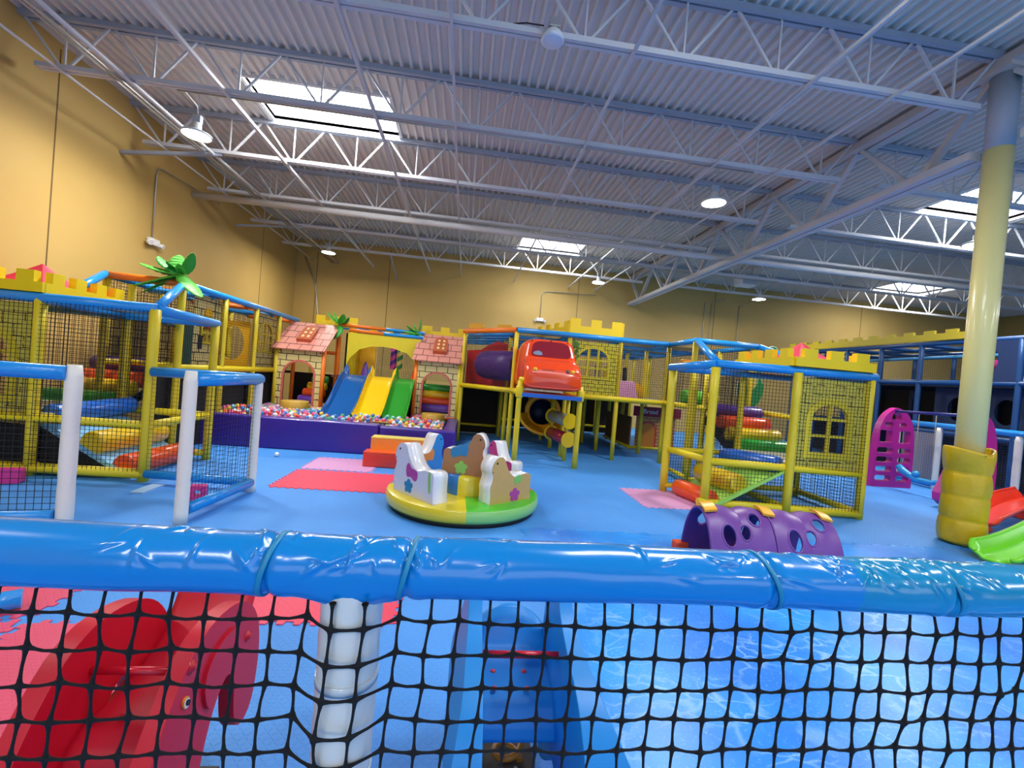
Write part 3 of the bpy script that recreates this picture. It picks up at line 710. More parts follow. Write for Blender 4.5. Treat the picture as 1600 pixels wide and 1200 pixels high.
# ear, cheek and eye on the outer face
obj('ear', MB().prism([smoothpoly([(1.52, .48), (1.49, .60), (1.57, .67), (1.68, .67), (1.74, .62), (1.68, .60), (1.60, .60), (1.57, .46)], 2)], .012, (-.753, 0, 0), (0, 1, 0), (0, 0, 1)), RRID, pR, bevel=.008)
WEY = mat('white_eye_paint', 'F0F0EE', .3); 
b = MB().prism([arc(0, 0, .014, 0, 360, 18, .020)[:-1]], .006, (-.757, 1.415, .585), (0, .8, .6), (0, -.6, .8)); obj('eye', b, WEY, pR)
b = MB().prism([arc(0, .002, .016, 10, 190, 14, .023)+arc(0, .002, .012, 190, 10, 14, .018)], .008, (-.756, 1.415, .585), (0, .8, .6), (0, -.6, .8)); obj('eyebrow', b, mat('orange_eye_paint', 'E8902A', .3), pR)
b = MB().prism([arc(.002, -.003, .008, 0, 360, 14, .012)[:-1]], .009, (-.755, 1.415, .585), (0, .8, .6), (0, -.6, .8)); obj('pupil', b, BLK, pR)
for (y, z) in ((1.43, .685), (1.80, .56)):
    obj('bolt', MB().lathe([(.0, .012), (.010, .012), (.013, .004), (.020, .002), (.021, -.004)], (0, 0, 0), 16, Matrix.Translation((-.757, y, z)) @ Matrix.Rotation(pi/2, 4, 'Y')), RED, pR)
def seatr(u, v):
    x = -1.11+.30*u; P = [(1.98, .70), (1.93, .60), (1.84, .50), (1.72, .46), (1.60, .44), (1.50, .44), (1.44, .40), (1.42, .34)]
    k = v*7; i = min(6, int(k)); f = k-i; y = P[i][0]*(1-f)+P[i+1][0]*f; z = P[i][1]*(1-f)+P[i+1][1]*f
    if v < .3: z -= .05*(1-v/.3)*(2*u-1)**2
    return (x, y, z)
s_ = obj('seat', MB().grid(seatr, 12, 26), RRID, t, solid=.022)
obj('bolt', MB().sphere((-1.0, 1.52, .46), .011, 10, 6), RED, s_)
obj('handlebar', MB().tube((-1.12, 1.52, .61), (-.82, 1.52, .61), .0125, 16), mat('red_gloss_tube', 'C81428', .2), t)
spring(-.97, 1.62, .055, .43, .058, 4, .0125, t)
obj('base_plate', MB().box((-1.12, 1.45, .005), (-.82, 1.80, .05)), mat('dark_wood_plate', '2A2018', .55), t, bevel=.006)
obj('footrest', MB().tube((-1.2, 1.35, .13), (-.72, 1.35, .13), .016, 12), RED, t)

# ================================================================== MERRY-GO-ROUND
KX, KY, KR = .10, 5.62, .95
t = thing('merry_go_round', (KX, KY, 0), 'round soft merry-go-round with five vinyl horses on a four-colour base', 'merry-go-round')
obj('underframe', MB().lathe([(0, .0), (KR-.05, .0), (KR-.04, .05), (0, .05)], (KX, KY, 0), 64), BLK, t)
VY = mat('carousel_yellow_vinyl', 'E2CC2A', .28, coat=.35, bump=(6, .12)); VG = mat('carousel_green_vinyl', '4DBB30', .28, coat=.35, bump=(6, .12))
VG2 = mat('carousel_pale_green_vinyl', '8FD070', .28, coat=.35, bump=(6, .12)); VP = mat('carousel_pink_vinyl', 'E86C8E', .28, coat=.35); VB = mat('carousel_blue_vinyl', '2F7CCB', .28, coat=.35)
prof = [(0, .215), (.6, .215), (KR-.05, .21), (KR-.015, .195), (KR, .165), (KR+.002, .09), (KR-.02, .055), (KR-.05, .05)]
for a0, m_, nm in ((178, VY, 'yellow'), (272, VG, 'green'), (366, VP, 'pink'), (452, VB, 'blue')):
    a1 = {178: 272, 272: 366, 366: 452, 452: 538}[a0]
    b = MB().lathe(prof[:4], (KX, KY, 0), 24, None, radians(a0), radians(a1)); b.cur = 1; b.lathe(prof[3:], (KX, KY, 0), 24, None, radians(a0), radians(a1))
    obj('base_sector', b, [m_, VG2 if m_ is VG else m_], t, label=nm+' quarter of the base')
b = MB()
for k, mm in enumerate((0, 1, 2, 3)): b.cur = mm; b.lathe([(.30, .21), (.30, .43), (.285, .445), (0, .445)], (KX+.05, KY-.13, 0), 8, None, radians(200+90*k-15+60), radians(290+90*k-15+60))
obj('hub', b, [VY, VG, VP, VB], t)
HP = [(0, 0), (.0, .12), (-.012, .20), (.012, .27), (.018, .33), (-.008, .38), (-.004, .45), (.04, .53), (.09, .55), (.14, .53), (.17, .45), (.21, .36), (.27, .30), (.32, .29), (.37, .315), (.43, .325), (.48, .318), (.502, .29), (.500, .20), (.502, .10), (.515, 0)]
HP = [(u, w*1.0) for u, w in HP]
VW = mat('white_vinyl_gloss', 'ECEBEC', .22, coat=.4, bump=(9, .25))
def flower(r, n=5, k=.35):
    return [(r*(.62+.38*abs(cos(n*a*pi/60))**.7)*cos(a*2*pi/60+pi/2), r*(.62+.38*abs(cos(n*a*pi/60))**.7)*sin(a*2*pi/60+pi/2)) for a in range(60)]
def horse(p0, p1, th, col, label, decals, h=1.0, z=.212):
    """p0: head-end of base line, p1: tail end; the visible face is on the +n side"""
    p0 = Vector((*p0, z)); p1 = Vector((*p1, z)); X = (p1-p0); ln = X.length; X.normalize(); Z = Vector((0, 0, 1)); Nn = X.cross(Z)
    k = ln/.51; prof = smoothopen([(u*k, w*h) for u, w in HP], 2)[::-1]
    O = (p0+p1)/2-X*ln/2
    b = MB().prism([prof], th, O, X, Z)
    # white band all round the edge, coloured faces
    nt_ = len(tessellate_polygon([[Vector((p[0], p[1], 0)) for p in prof]]))*2
    for i in range(len(b.mi)): b.mi[i] = 0 if i < nt_ else 1; b.sm[i] = i >= nt_
    o = obj('horse', b, [col, VW], t, label=label)
    for s_ in (-1, 1):
        OO = O+Nn*(s_*(th/2+.002))
        e = MB().prism([arc(.055*k, .475*h, .012, 0, 360, 10)[:-1]], .006, OO, X, Z); obj('eye', e, BLK, o)
        e = MB().prism([arc(.012*k, .375*h, .006, 0, 360, 8)[:-1]], .006, OO, X, Z); obj('nostril', e, BLK, o)
        for nm, (du, dw), poly, m_ in decals:
            obj(nm, MB().prism([[(du*k+a, dw*h+c) for a, c in poly]], .005, OO, X, Z), m_, o)
    return o
HBLUE = mat('horse_blue_vinyl', '2490E0', .32, bump=(9, .2)); HBRN = mat('horse_brown_vinyl', 'A87850', .35, bump=(9, .2)); HTAN = mat('horse_tan_vinyl', 'D2A860', .35, bump=(9, .2)); HMAG = mat('horse_magenta_vinyl', 'C0408A', .35, bump=(9, .2)); HWHT = mat('horse_pale_vinyl', 'DCDCE6', .3, bump=(9, .2))
DGRN = mat('decal_green', '8CC860', .4); DMAG = mat('decal_magenta', 'B8449A', .4); DBLU = mat('decal_blue', '2C82B8', .4); DORG = mat('decal_orange', 'D8914A', .4)
saddle = smoothpoly([(-.115, .05), (-.07, .12), (-.01, .05), (.06, .05), (.12, .02), (.10, -.08), (.04, -.08), (-.01, -.04), (-.09, -.07)], 2)
paw = flower(.082)
horse((-.66, 5.42), (-.16, 4.86), .20, HWHT, 'white horse with a magenta bow patch', [('saddle_patch', (.23, .25), saddle, DMAG), ('flower_patch', (.20, .10), paw, DBLU), ('tail_patch', (.455, .20), smoothpoly([(-.03, .12), (.01, .14), (.02, 0), (.03, -.12), (-.01, -.08)], 2), DGRN)], 1.06)
horse((.33, 4.98), (.84, 5.36), .20, HTAN, 'tan horse with a green mane patch', [('mane_patch', (.33, .27), smoothpoly([(-.06, .03), (.05, .05), (.07, -.02), (.04, -.06), (0, -.03), (-.03, -.08), (-.06, -.04)], 1), DGRN), ('flower_patch', (.30, .08), paw, DMAG)], .98)
horse((.33, 5.32), (-.16, 5.47), .20, HBRN, 'brown horse with a blue saddle patch on the raised hub', [('saddle_patch', (.30, .30), saddle, DBLU), ('flower_patch', (.27, .09), paw, DGRN)], .93, .446)
horse((-.30, 6.38), (-.64, 5.98), .20, HBLUE, 'blue horse with an orange saddle patch', [('saddle_patch', (.27, .26), saddle, DORG)], 1.05)
horse((.50, 6.28), (.80, 5.86), .20, HMAG, 'magenta horse facing the far side', [('flower_patch', (.27, .12), paw, DGRN)], 1.0)

# ================================================================== PURPLE CRAWL TUNNEL
t = thing('crawl_tunnel', (3.05, 3.95, 0), 'purple plastic crawl tunnel with round holes and yellow clips', 'tunnel')
TA, TB = Vector((2.35, 4.03, 0)), Vector((3.64, 3.90, 0)); TX = (TB-TA).normalized(); TN = Vector((-TX.y, TX.x, 0)); TX = TX*.93; TL = (TB-TA).length; TR = .345
def tunnel(u0, u1, holes):
    """half-round shell in (u along, a around) with holes cut by skipping faces and ringed rims"""
    b = MB(); nu = 110; na = 84
    def pt(u, a, dr=0):
        ph = (u-.02)/.65*pi*2; r = TR*(1+.055*abs(sin(ph*1.0))) + dr
        return TA+TX*(TL*0+u)+TN*(r*cos(a))+Vector((0, 0, r*1.6*sin(a)))
    vs = [pt(u0+(u1-u0)*i/nu, pi*j/na) for j in range(na+1) for i in range(nu+1)]; fs = []
    for j in range(na):
        for i in range(nu):
            u = u0+(u1-u0)*(i+.5)/nu; a = pi*(j+.5)/na
            if any(((u-hu)**2+((a-ha)*TR)**2) < hr*hr for hu, ha, hr in holes): continue
            fs.append((j*(nu+1)+i, j*(nu+1)+i+1, (j+1)*(nu+1)+i+1, (j+1)*(nu+1)+i))
    b.add(vs, fs, True); return b, pt
hl = []
for s0 in (.0, .65):
    for aa, sg in ((0, 1), (pi, -1)):
        hl += [(s0+.19, aa+sg*2.40, .068), (s0+.36, aa+sg*2.30, .052), (s0+.48, aa+sg*2.02, .058)]
hl = [(u, (2*pi-a if a > pi else a), r) for u, a, r in hl]
for k, s0 in enumerate((0, .655)):
    b, pt = tunnel(s0, s0+.64, hl)
    sh = obj('shell', b, PURP, t, solid=.022)
    for hu, ha, hr in hl:
        if s0 < hu < s0+.64:
            ring = [pt(hu+hr*1.04*cos(q*pi/14), ha+hr*1.04/TR*sin(q*pi/14), .006) for q in range(28)]
            obj('hole_rim', MB().path(ring, .011, 8, closed=True), PURP, sh)
YCL = mat('orange_yellow_clip', 'F0A81C', .35)
for u in (.06, .65, 1.24):
    b = MB(); pts = [pt(u, pi*(.42+.16*q/8), .018) for q in range(9)]
    for p, q in zip(pts, pts[1:]): b.bar(p, q, .012, .10, TX.cross(q-p) if 0 else TX)
    b2 = MB()
    for q in range(8):
        a = pi*(.46+.15*q/8); a2 = pi*(.46+.15*(q+1)/8)
        for (ua, ub) in ((u-.06, u+.06),):
            b2.add([pt(ua, a, .016), pt(ub, a, .016), pt(ub, a2, .016), pt(ua, a2, .016), pt(ua, a, .03), pt(ub, a, .03), pt(ub, a2, .03), pt(ua, a2, .03)], [(0,1,2,3),(4,7,6,5),(0,4,5,1),(2,6,7,3),(0,3,7,4),(1,5,6,2)])
    obj('clip', b2, YCL, t)
for (u, a) in ((.02, pi*.985), (.02, pi*.03), (.65, pi*.03)):
    p = pt(u, a, .02); obj('foot', MB().box((p.x-.09, p.y-.06, .0), (p.x+.05, p.y+.06, .12 if a > 1 else .10)), mat('orange_red_foot', 'E24A1C', .4), t, bevel=.02)
for u in (.22, .40, .85, 1.15):
    p = pt(u, .12, .01); obj('lug', MB().sphere(p, .035, 12, 8, (1, .6, .8)), PURP, t)

# ================================================================== PLAY STRUCTURE HELPERS
class Frame:
    def __init__(s, name, loc, label, cat='play structure'): s.t = thing(name, loc, label, cat)
    def post(s, x, y, z1, z0=0.0, r=.052, m=None, nm='post'):
        n = max(2, int((z1-z0)/.4)); pts = [(x, y, z0+(z1-z0)*k/n) for k in range(n+1)]
        return obj(nm, MB().path(pts, [r*(1+.03*((k*7) % 3-1)) for k in range(n+1)], 12), m or YELP, s.t)
    def rail(s, a, b, m=None, r=.055, nm='rail'):
        return obj(nm, MB().path([a, Vector(a).lerp(Vector(b), .5), b], [r, r*1.03, r], 12), m or BLU, s.t)
    def net(s, a, b, z0, z1, m=None, cell=.05, r=.0034):
        a = Vector((*a[:2], 0)); b = Vector((*b[:2], 0)); d = b-a
        return obj('net_panel', MB().net((a.x, a.y, z0), d, (0, 0, 1), d.length, z1-z0, cell, r), m or NET, s.t)
    def roofnet(s, x0, x1, y0, y1, z, cell=.05):
        return obj('roof_net', MB().net((x0, y0, z), (1, 0, 0), (0, 1, 0), x1-x0, y1-y0, cell, .0022), NET, s.t)
    def deck(s, x0, x1, y0, y1, z, m=None, th=.06):
        return obj('deck_board', MB().box((x0, y0, z-th), (x1, y1, z)), m or DARK, s.t)
    def part(s, nm, mb, m, **k): return obj(nm, mb, m, s.t, **k)
def window_panel(fr, a, b, z0, z1, m, hole=(.25, .75, .38, .72), th=.02, mull=(1, 2), frm=None, fw_=.05):
    """flat cut-out stone panel with an arched window, its frame and its glazing bars"""
    a = Vector((*a, 0)); b = Vector((*b, 0)); w = (b-a).length; X = (b-a)/w; Z = Vector((0, 0, 1)); O = Vector((a.x, a.y, z0)); h = z1-z0
    hx0, hx1, hz0, hz1 = w*hole[0], w*hole[1], h*hole[2], h*hole[3]; ry = (hx1-hx0)/2*.75
    p = fr.part('wall_panel', MB().prism([rect(0, w, 0, h), archway(hx0, hx1, hz0, hz1, 14, ry)[::-1]], th, O, X, Z), m)
    f = MB().prism([archway(hx0-fw_, hx1+fw_, hz0-fw_, hz1, 14, ry+fw_), archway(hx0+.0, hx1-.0, hz0, hz1, 14, ry)[::-1]], th+.03, O, X, Z)
    nv, nh = mull
    for k in range(1, nv+1):
        u = hx0+(hx1-hx0)*k/(nv+1); f.prism([rect(u-.022, u+.022, hz0, hz1+ry*.98)], th+.02, O, X, Z)
    for k in range(1, nh+1):
        v = hz0+(hz1-hz0)*k/nh; f.prism([rect(hx0, hx1, v-.02, v+.02)], th+.016, O, X, Z)
    obj('window_frame', f, frm or FRAMEY, p)
    for (u, v) in ((.06, .9), (w-.06, .9), (.06, .1), (w-.06, .1)):
        q = O+X*u+Z*(v*h); 
        obj('bolt', MB().sphere(q, .016, 8, 6), mat('dark_red_cap', '8A2418', .5), p)
    return p
def crenel(w, h, hm, n, e=0):
    """2-D outline of a battlement strip with n merlons"""
    pts = [(0, 0), (w, 0)]; st = w/(2*n-1+2*e); top = []
    x = e*st
    if e: top += [(0, h)]
    for k in range(n):
        top += [(x, h), (x, h+hm), (x+st, h+hm), (x+st, h)]; x += 2*st
    if e: top += [(w, h)]
    return pts+top[::-1]
def battlement(root, a, b, z, h, hm, n, m=BAT, th=.09, e=0):
    a = Vector((*a, z)); b = Vector((*b, z)); w = (b-a).length
    return obj('battlement_wall', MB().prism([crenel(w, h, hm, n, e)], th, a, (b-a)/w, (0, 0, 1)), m, root)
def pyramid(x0, x1, y0, y1, z0, z1):
    xm, ym = (x0+x1)/2, (y0+y1)/2
    c = [(x0, y0, z0), (x1, y0, z0), (x1, y1, z0), (x0, y1, z0), (xm, ym, z1)]
    b = MB()
    def tent(p, q, top):
        def f(u, v):
            e = Vector(p).lerp(Vector(q), u); r_ = e.lerp(Vector(top), v); r_.z -= .05*sin(pi*v)*(1+.3*sin(u*pi)); return r_
        b.grid(f, 8, 8, False)
    for i in range(4): tent(c[i], c[(i+1) % 4], c[4])
    return b
ROOFR = mat('red_canvas_roof', 'E0284C', .45)
ROOFR.node_tree.nodes['Principled BSDF'].inputs['Subsurface Weight'].default_value = 0

# ------------------------------------------------------------------ LEFT CASTLE
LC = Frame('play_castle', (-5.0, 6.6, 0), 'yellow netted toddler castle at the left edge with blue top rails', 'play structure')
XL = [-6.35, -5.10, -3.83]; YF, YB = 5.87, 7.25
for x in XL:
    LC.post(x, YF, 2.12, r=.06)
for (x, y, z0, z1) in ((-3.86, YB, 0, 2.08), (-5.16, YB+.05, .0, 2.08), (-6.35, YB, 0, 2.1), (-6.3, 8.45, 0, 2.08), (-5.16, 8.45, 0, 2.1)): LC.post(x, y, z1, z0, r=.055)
LC.rail((-6.4, YF, 2.13), (-3.80, YF, 2.13), BLU, .062); LC.rail((-3.83, YF, 2.13), (-3.86, YB+.04, 2.10), BLU, .06)
LC.rail((-6.35, YB, 2.10), (-3.86, YB, 2.10), BLU, .058); LC.rail((-5.1, YF, 2.12), (-5.16, YB, 2.1), BLU, .05); LC.rail((-5.16, YB, 2.1), (-5.16, 8.45, 2.1), BLU, .05)
LC.rail((-3.83, YF+.05, 2.16), (-4.5, 7.47, 2.68), BLU, .055)
LC.rail((-6.4, YF, .09), (-3.80, YF, .09), YEL, .06); LC.rail((-6.4, YF, .69), (-3.83, YF, .69), YEL, .055)
LC.rail((-3.84, YF, .69), (-3.86, YB, .69), YEL, .05); LC.rail((-5.12, YB, .69), (-3.86, YB, .69), YEL, .05); LC.rail((-6.3, 8.45, 1.38), (-4.5, 8.45, 1.38), YEL, .05)
LC.rail((-6.35, YB, .1), (-3.86, YB, .1), YEL, .05); LC.rail((-5.1, YF, .1), (-5.12, YB, .1), YEL, .05)
for (a, b_, z0, z1) in (((-6.35, YF-.05), (-3.83, YF-.05), .1, 2.1), ((-5.1, YF), (-5.12, YB), .72, 2.1), ((-6.3, 8.5), (-4.5, 8.5), 1.4, 2.6), ((-5.12, YB), (-5.12, 8.45), .9, 2.05), ((-6.35, YF), (-6.35, YB), .1, 2.1)): LC.net(a, b_, z0, z1)
window_panel(LC, (-6.33, YF+.04), (-5.14, YF+.04), .72, 2.06, STONE, (.22, .76, .17, .55), mull=(1, 2), fw_=.09)
LC.part('wall_panel', MB().box((-6.35, 8.56, 1.42), (-4.6, 8.585, 2.15)), STONEC)
LC.part('white_deck', MB().box((-6.3, 5.95, .70), (-4.95, 7.3, .75)), CRM)
LC.part('stair_side', MB().prism([[(7.2, .7), (8.4, 1.3), (8.4, 1.15), (7.2, .55)]], .02, (-5.14, 0, 0), (0, 1, 0), (0, 0, 1)), NAVYP)
LC.part('ramp', MB().prism([[(-5.1, .66), (-4.05, .02), (-4.12, -.0), (-5.1, .58)]], 1.22, (0, 6.58, 0), (1, 0, 0), (0, 0, 1)), LBV)
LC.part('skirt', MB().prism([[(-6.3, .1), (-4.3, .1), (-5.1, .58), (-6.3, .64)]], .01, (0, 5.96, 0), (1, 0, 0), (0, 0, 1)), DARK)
def roller(a, b, r, m, label, group=None, endm=None):
    o = one('foam_roller', MB().roll(a, b, r, 24, .035), m, label, 'foam roller', group)
    return o
for (x0, x1, y, z, m, nm) in ((-6.25, -5.22, 8.2, 1.32, PUV, 'violet'), (-6.25, -5.22, 7.92, 1.10, ORV, 'orange'), (-6.2, -5.22, 7.64, .97, YLV, 'yellow'), (-6.25, -5.22, 7.34, .80, GRV, 'green')):
    roller((x0, y, z), (x1, y, z), .13, m, nm+' foam roller in the stair of the left castle', 'left castle stair rollers' if 0 else None)
for (z, x, m, nm, r) in ((.38, -4.52, YLV, 'yellow', .15), (.12, -4.14, ORV, 'orange', .14)):
    roller((x-.02, 5.99, z+.02), (x+.03, 7.18, z+.02), r, m, nm+' foam roller across the light blue ramp')
roller((-5.02, 5.98, .73), (-4.93, 7.2, .77), .12, BLV, 'blue foam roller at the top of the light blue ramp')
t = thing('turret_battlement', (-5.72, 6.5, 2.16), 'yellow castle battlement round the left castle turret', 'battlement')
for a, b_ in (((-6.6, YF), (-5.06, YF)), ((-5.10, YF), (-5.10, 7.16)), ((-6.6, 7.16), (-5.06, 7.16))): battlement(t, a, b_, 2.196, .12, .135, 4 if a[0] != -6.6 else 4, e=.5)
one('turret_roof', pyramid(-6.2, -5.16, 5.95, 7.1, 2.2, 2.64), ROOFR, 'red canvas turret roof rising inside the left castle battlement', 'roof')

# ------------------------------------------------------------------ LEFT WING (deck along the left wall)
LW = Frame('climbing_structure', (-5.2, 9.3, 0), 'long netted upper deck along the left wall with blue top rail', 'play structure')
XW = -4.52; YW = [7.50, 8.75, 9.98, 11.15]; XB = -5.62
for y in YW: LW.post(XW, y, 2.68); LW.post(XB, y, 2.68)
LW.post(-5.25, 7.5, 2.6); LW.post(-4.95, 9.98, 1.3); LW.post(-4.95, 11.1, 1.3)
LW.rail((XW, YW[0]-.05, 2.70), (XW, 12.3, 2.70), BLU, .058); LW.rail((XB, YW[0]-.05, 2.72), (XB, 12.3, 2.70), BLU, .055)
for k, y in enumerate(YW+[12.3]):
    LW.rail((XB, y, 2.72), (XW, y, 2.70), ORG, .055)
    if k: LW.rail((XB, y-.35, 2.66), (XW, y-.35, 2.64), BLU if k % 2 else ORG, .05)
LW.rail((XB, 7.45, 2.72), (-5.45, 6.75, 2.36), BLU, .055)
LW.rail((XW, YW[0], 1.37), (XW, 11.15, 1.37), YEL, .055); LW.rail((XB, 7.5, 1.37), (XB, 12, 1.37), YEL, .05); LW.rail((XW, 7.5, 1.38), (-6.3, 7.5+.95, 1.38), YEL, .045)
LW.deck(XB, XW, 8.45, 12.2, 1.36)
LW.net((XW+.01, YW[0]), (XW+.01, 11.15), 1.4, 2.68); LW.net((XB, YW[0]), (XB, 12.2), 1.4, 2.7); LW.net((XB, 7.5), (XW, 7.5), 1.4, 2.7)
LW.net((XB, 12.25), (XW, 12.25), 1.4, 2.7)
window_panel(LW, (XW-.05, 7.92), (XW-.05, 8.71), 1.42, 2.62, STONEC, (.3, .7, .35, .6), mull=(1, 2))
LW.part('door_mat', MB().box((XW-.07, 7.54, 1.42), (XW-.03, 7.9, 2.2)), mat('dark_green_panel', '20483A', .6))
pl = LW.part('hole_panel', MB().prism([rect(0, 1.0, 0, .96), arc(.66, .5, .24, 0, 360, 28, .36)[:-1][::-1]], .04, (-5.58, 9.9, 1.4), (1, 0, 0), (0, 0, 1)), mat('orange_yellow_panel', 'EDB416', .45))
window_panel(LW, (XW-.05, 10.03), (XW-.05, 11.10), 1.42, 2.62, STONEC, (.22, .80, .32, .62), mull=(1, 2))
for y in (7.9, 9.3, 10.6): LW.part('dark_backing', MB().box((-4.64, y-.68, .02), (-4.62, y+.68, 1.3)), DARK)  # near-black panels added to give the darkness under the deck
t = thing('foam_arch', (-4.75, 9.1, 1.38), 'small red rounded foam shape on the left upper deck', 'toy')
obj('shell', MB().prism([archway(0, .36, 0, .28)], .12, (-4.72, 8.78, 1.38), (0, 1, 0), (0, 0, 1)), REDV, t, bevel=.02)
# cartoon-like face cut-outs on the first stone panel
t = thing('play_panel_face', (XW-.02, 8.3, 1.6), 'small red and orange shapes fixed on stone panel behind the palm', 'decoration')
obj('hat', MB().prism([archway(0, .22, 0, .03)], .03, (XW-.03, 8.18, 2.28), (0, 1, 0), (0, 0, 1)), mat('orange_yellow_panel', 'EDB416', .45), t)
obj('scarf', MB().prism([[(0, .1), (.2, .1), (.1, 0)]], .03, (XW-.03, 8.2, 2.05), (0, 1, 0), (0, 0, 1)), REDV, t)
for y in (8.06, 8.5): obj('side_slot', MB().box((XW-.045, y, 1.70), (XW-.02, y+.09, 1.93)), NAVYP, t)

# palm decorations
def frond(base, tip, w, droop, m=BUSH, n=10, split=False):
    base = Vector(base); tip = Vector(tip); d = tip-base; side = d.cross(Vector((0, 0, 1)))
    side = side.normalized() if side.length > 1e-4 else Vector((1, 0, 0)); nrm = side.cross(d.normalized())
    b = MB()
    def f(u, v):
        c = base+d*v+Vector((0, 0, -droop*v*v)); ww = w*1.45*(sin(pi*min(1, v**.8*.97+.03))**.55)*(1 if v > .02 else .2)
        k = (u-.5)*2; rip = .05*w*sin(v*42)*abs(k)
        return c+side*(ww*k)+nrm*(-.35*ww*k*k+rip)
    b.grid(f, 8, 28); return b
def palm(loc, label, fronds, stem=.25):
    t = thing('palm_decoration', loc, label, 'artificial palm', 'artificial palm leaves on the play frames')
    L_ = Vector(loc)
    obj('stem', MB().path([L_+Vector((0, 0, -stem*.2)), L_+Vector((0, 0, stem))], [.02, .012], 8), mat('brown_stem', '5A4A20', .7), t)
    for k, (tip, w, dr) in enumerate(fronds):
        obj('frond', frond(L_+Vector((0, 0, stem*.8)), L_+Vector(tip), w, dr), BUSH if k % 2 else mat('bright_green_leaf', '58B838', .5, vary=.3), t, solid=.004)
    return t
palm((-4.52, 7.46, 2.78), 'large artificial palm leaves on the corner of the left frame', [((-.56, -.1, .13), .13, -.02), ((-.36, 0, .30), .13, 0), ((-.08, .05, .36), .11, 0), ((.16, -.05, .40), .075, 0), ((-.52, -.25, -.16), .08, .06), ((-.12, -.2, .20), .05, 0), ((.44, -.25, -.26), .10, .04), ((-.50, -.1, -.24), .045, .06), ((.06, -.2, .18), .045, 0)], .08)
palm((-3.32, 11.9, 2.62), 'artificial palm leaves beside the left playhouse roof', [((-.34, 0, .34), .09, .0), ((.20, 0, .26), .11, 0), ((-.16, 0, .34), .08, 0), ((-.08, -.2, -.36), .09, .0), ((.12, -.2, .30), .07, 0)], .06)
palm((-1.32, 11.9, 2.60), 'artificial palm leaves beside the right playhouse roof', [((-.42, 0, .06), .12, .0), ((.04, 0, .44), .07, 0), ((-.14, 0, .28), .07, 0), ((-.10, -.2, -.42), .10, .0), ((-.30, -.1, .20), .08, 0), ((-.42, -.2, -.08), .09, 0.03)], .06)

# ------------------------------------------------------------------ BALL PIT
t = thing('ball_pit', (-2.3, 8.6, 0), 'purple padded wall round the ball pit below the three slides', 'ball pit')
def padw(lo, hi, m=PUR, lb=None): return obj('wall_pad', MB().box(lo, hi), m, t, bevel=.03, seg=3, label=lb)
padw((-4.85, 8.44, 0), (-1.52, 8.72, .57)); padw((-1.51, 8.46, 0), (-.08, 8.72, .54))
padw((-.33, 8.73, 0), (-.08, 10.94, .54)); padw((-4.86, 8.73, 0), (-4.60, 11.0, .57)); 
BC = [('pink', 'E8588E'), ('white', 'EEECEA'), ('blue', '3F86CC'), ('red', 'E03A48'), ('yellow', 'E6CE4A'), ('green', '4CAA70'), ('light blue', '8CC8DC'), ('orange', 'F08A4C'), ('violet', '8C6CB8'), ('pale pink', 'F2A8B8')]
BALLM = [mat('ball_'+n.replace(' ', '_'), c, .3, coat=.2) for n, c in BC]
ballme = []
for k in range(len(BC)):
    me = bpy.data.meshes.new('ball'); bb = MB().sphere((0, 0, 0), .041, 14, 9); me.from_pydata(bb.v, [], bb.f); me.materials.append(BALLM[k]); me.polygons.foreach_set('use_smooth', bb.sm); ballme.append(me)
rb = random.Random(11); cand = []
def pith(x, y): return .50+.04*noise.noise(Vector((x*1.3, y*1.3, 0)))+.05*max(0, min(1, (y-8.8)/2.2)) + .07*math.exp(-((x+4.3)/.4)**2-((y-9.0)/.5)**2)
y = 8.78; row = 0
while y < 11.35:
    x = -4.55+(.039 if row % 2 else 0)
    while x < -.39:
        if not (any(abs(x-sx) < .35 and y > sy-.2 for sx, sy in ((-2.62, 9.60), (-2.02, 9.72), (-1.5, 9.85))) or ((x+3.82)**2+(y-10.6)**2 < .38**2) or ((x+.66)**2+(y-10.45)**2 < .36**2) or (x > -1.9 and x < -1.25 and y < 9.05 and (x+1.6)**2*3+(y-8.8)**2 < .07)):
            cand.append((x+rb.uniform(-.001, .001), y+rb.uniform(-.001, .001), pith(x, y)+rb.uniform(-.005, .005)))
        x += .083
    y += .073; row += 1
base = list(cand); rb.shuffle(base); used = []
for (x, yy, z) in base:     # a second, heaped layer resting in the hollows of the first
    if len(used) >= 190: break
    q = (x+.0415, yy+.024, z+.074)
    if q[0] > -.42 or q[1] > 9.7 or any(abs(q[0]-u_[0]) < .086 and abs(q[1]-u_[1]) < .086 for u_ in used): continue
    used.append(q)
cand += used
cand = [c for c in cand]
cand.sort(key=lambda c: c[1]-.6*(c[2]-.4)*10)
ind, rest = cand[:300], cand[300:]
for (x, yy, z) in ind:
    k = rb.choices(range(10), [16, 14, 12, 10, 8, 9, 9, 9, 5, 8])[0]
    o = bpy.data.objects.new('plastic_ball', ballme[k]); COL.objects.link(o); o.location = (x, yy, z)
    tag(o, '%s plastic ball near the front wall of the ball pit' % BC[k][0], 'ball', '%s balls in the ball pit' % BC[k][0])
b = MB()
for (x, yy, z) in rest:
    b.cur = rb.choices(range(10), [14, 12, 14, 9, 8, 10, 10, 9, 6, 8])[0]; b.sphere((x, yy, z), .041, 10, 6)
one('plastic_ball_heap', b, BALLM, 'the many small coloured plastic balls filling the back of the ball pit', 'balls', kind='stuff')
one('pit_floor', MB().box((-4.6, 8.72, .0), (-.37, 11.44, .43)), mat('pit_blue_pad', '2A5C9A', .5), 'blue padded floor under the balls of the ball pit', 'padding')
t = thing('stepping_drum', (-3.82, 10.6, .36), 'ochre drum step on blue foot under the left playhouse', 'step')
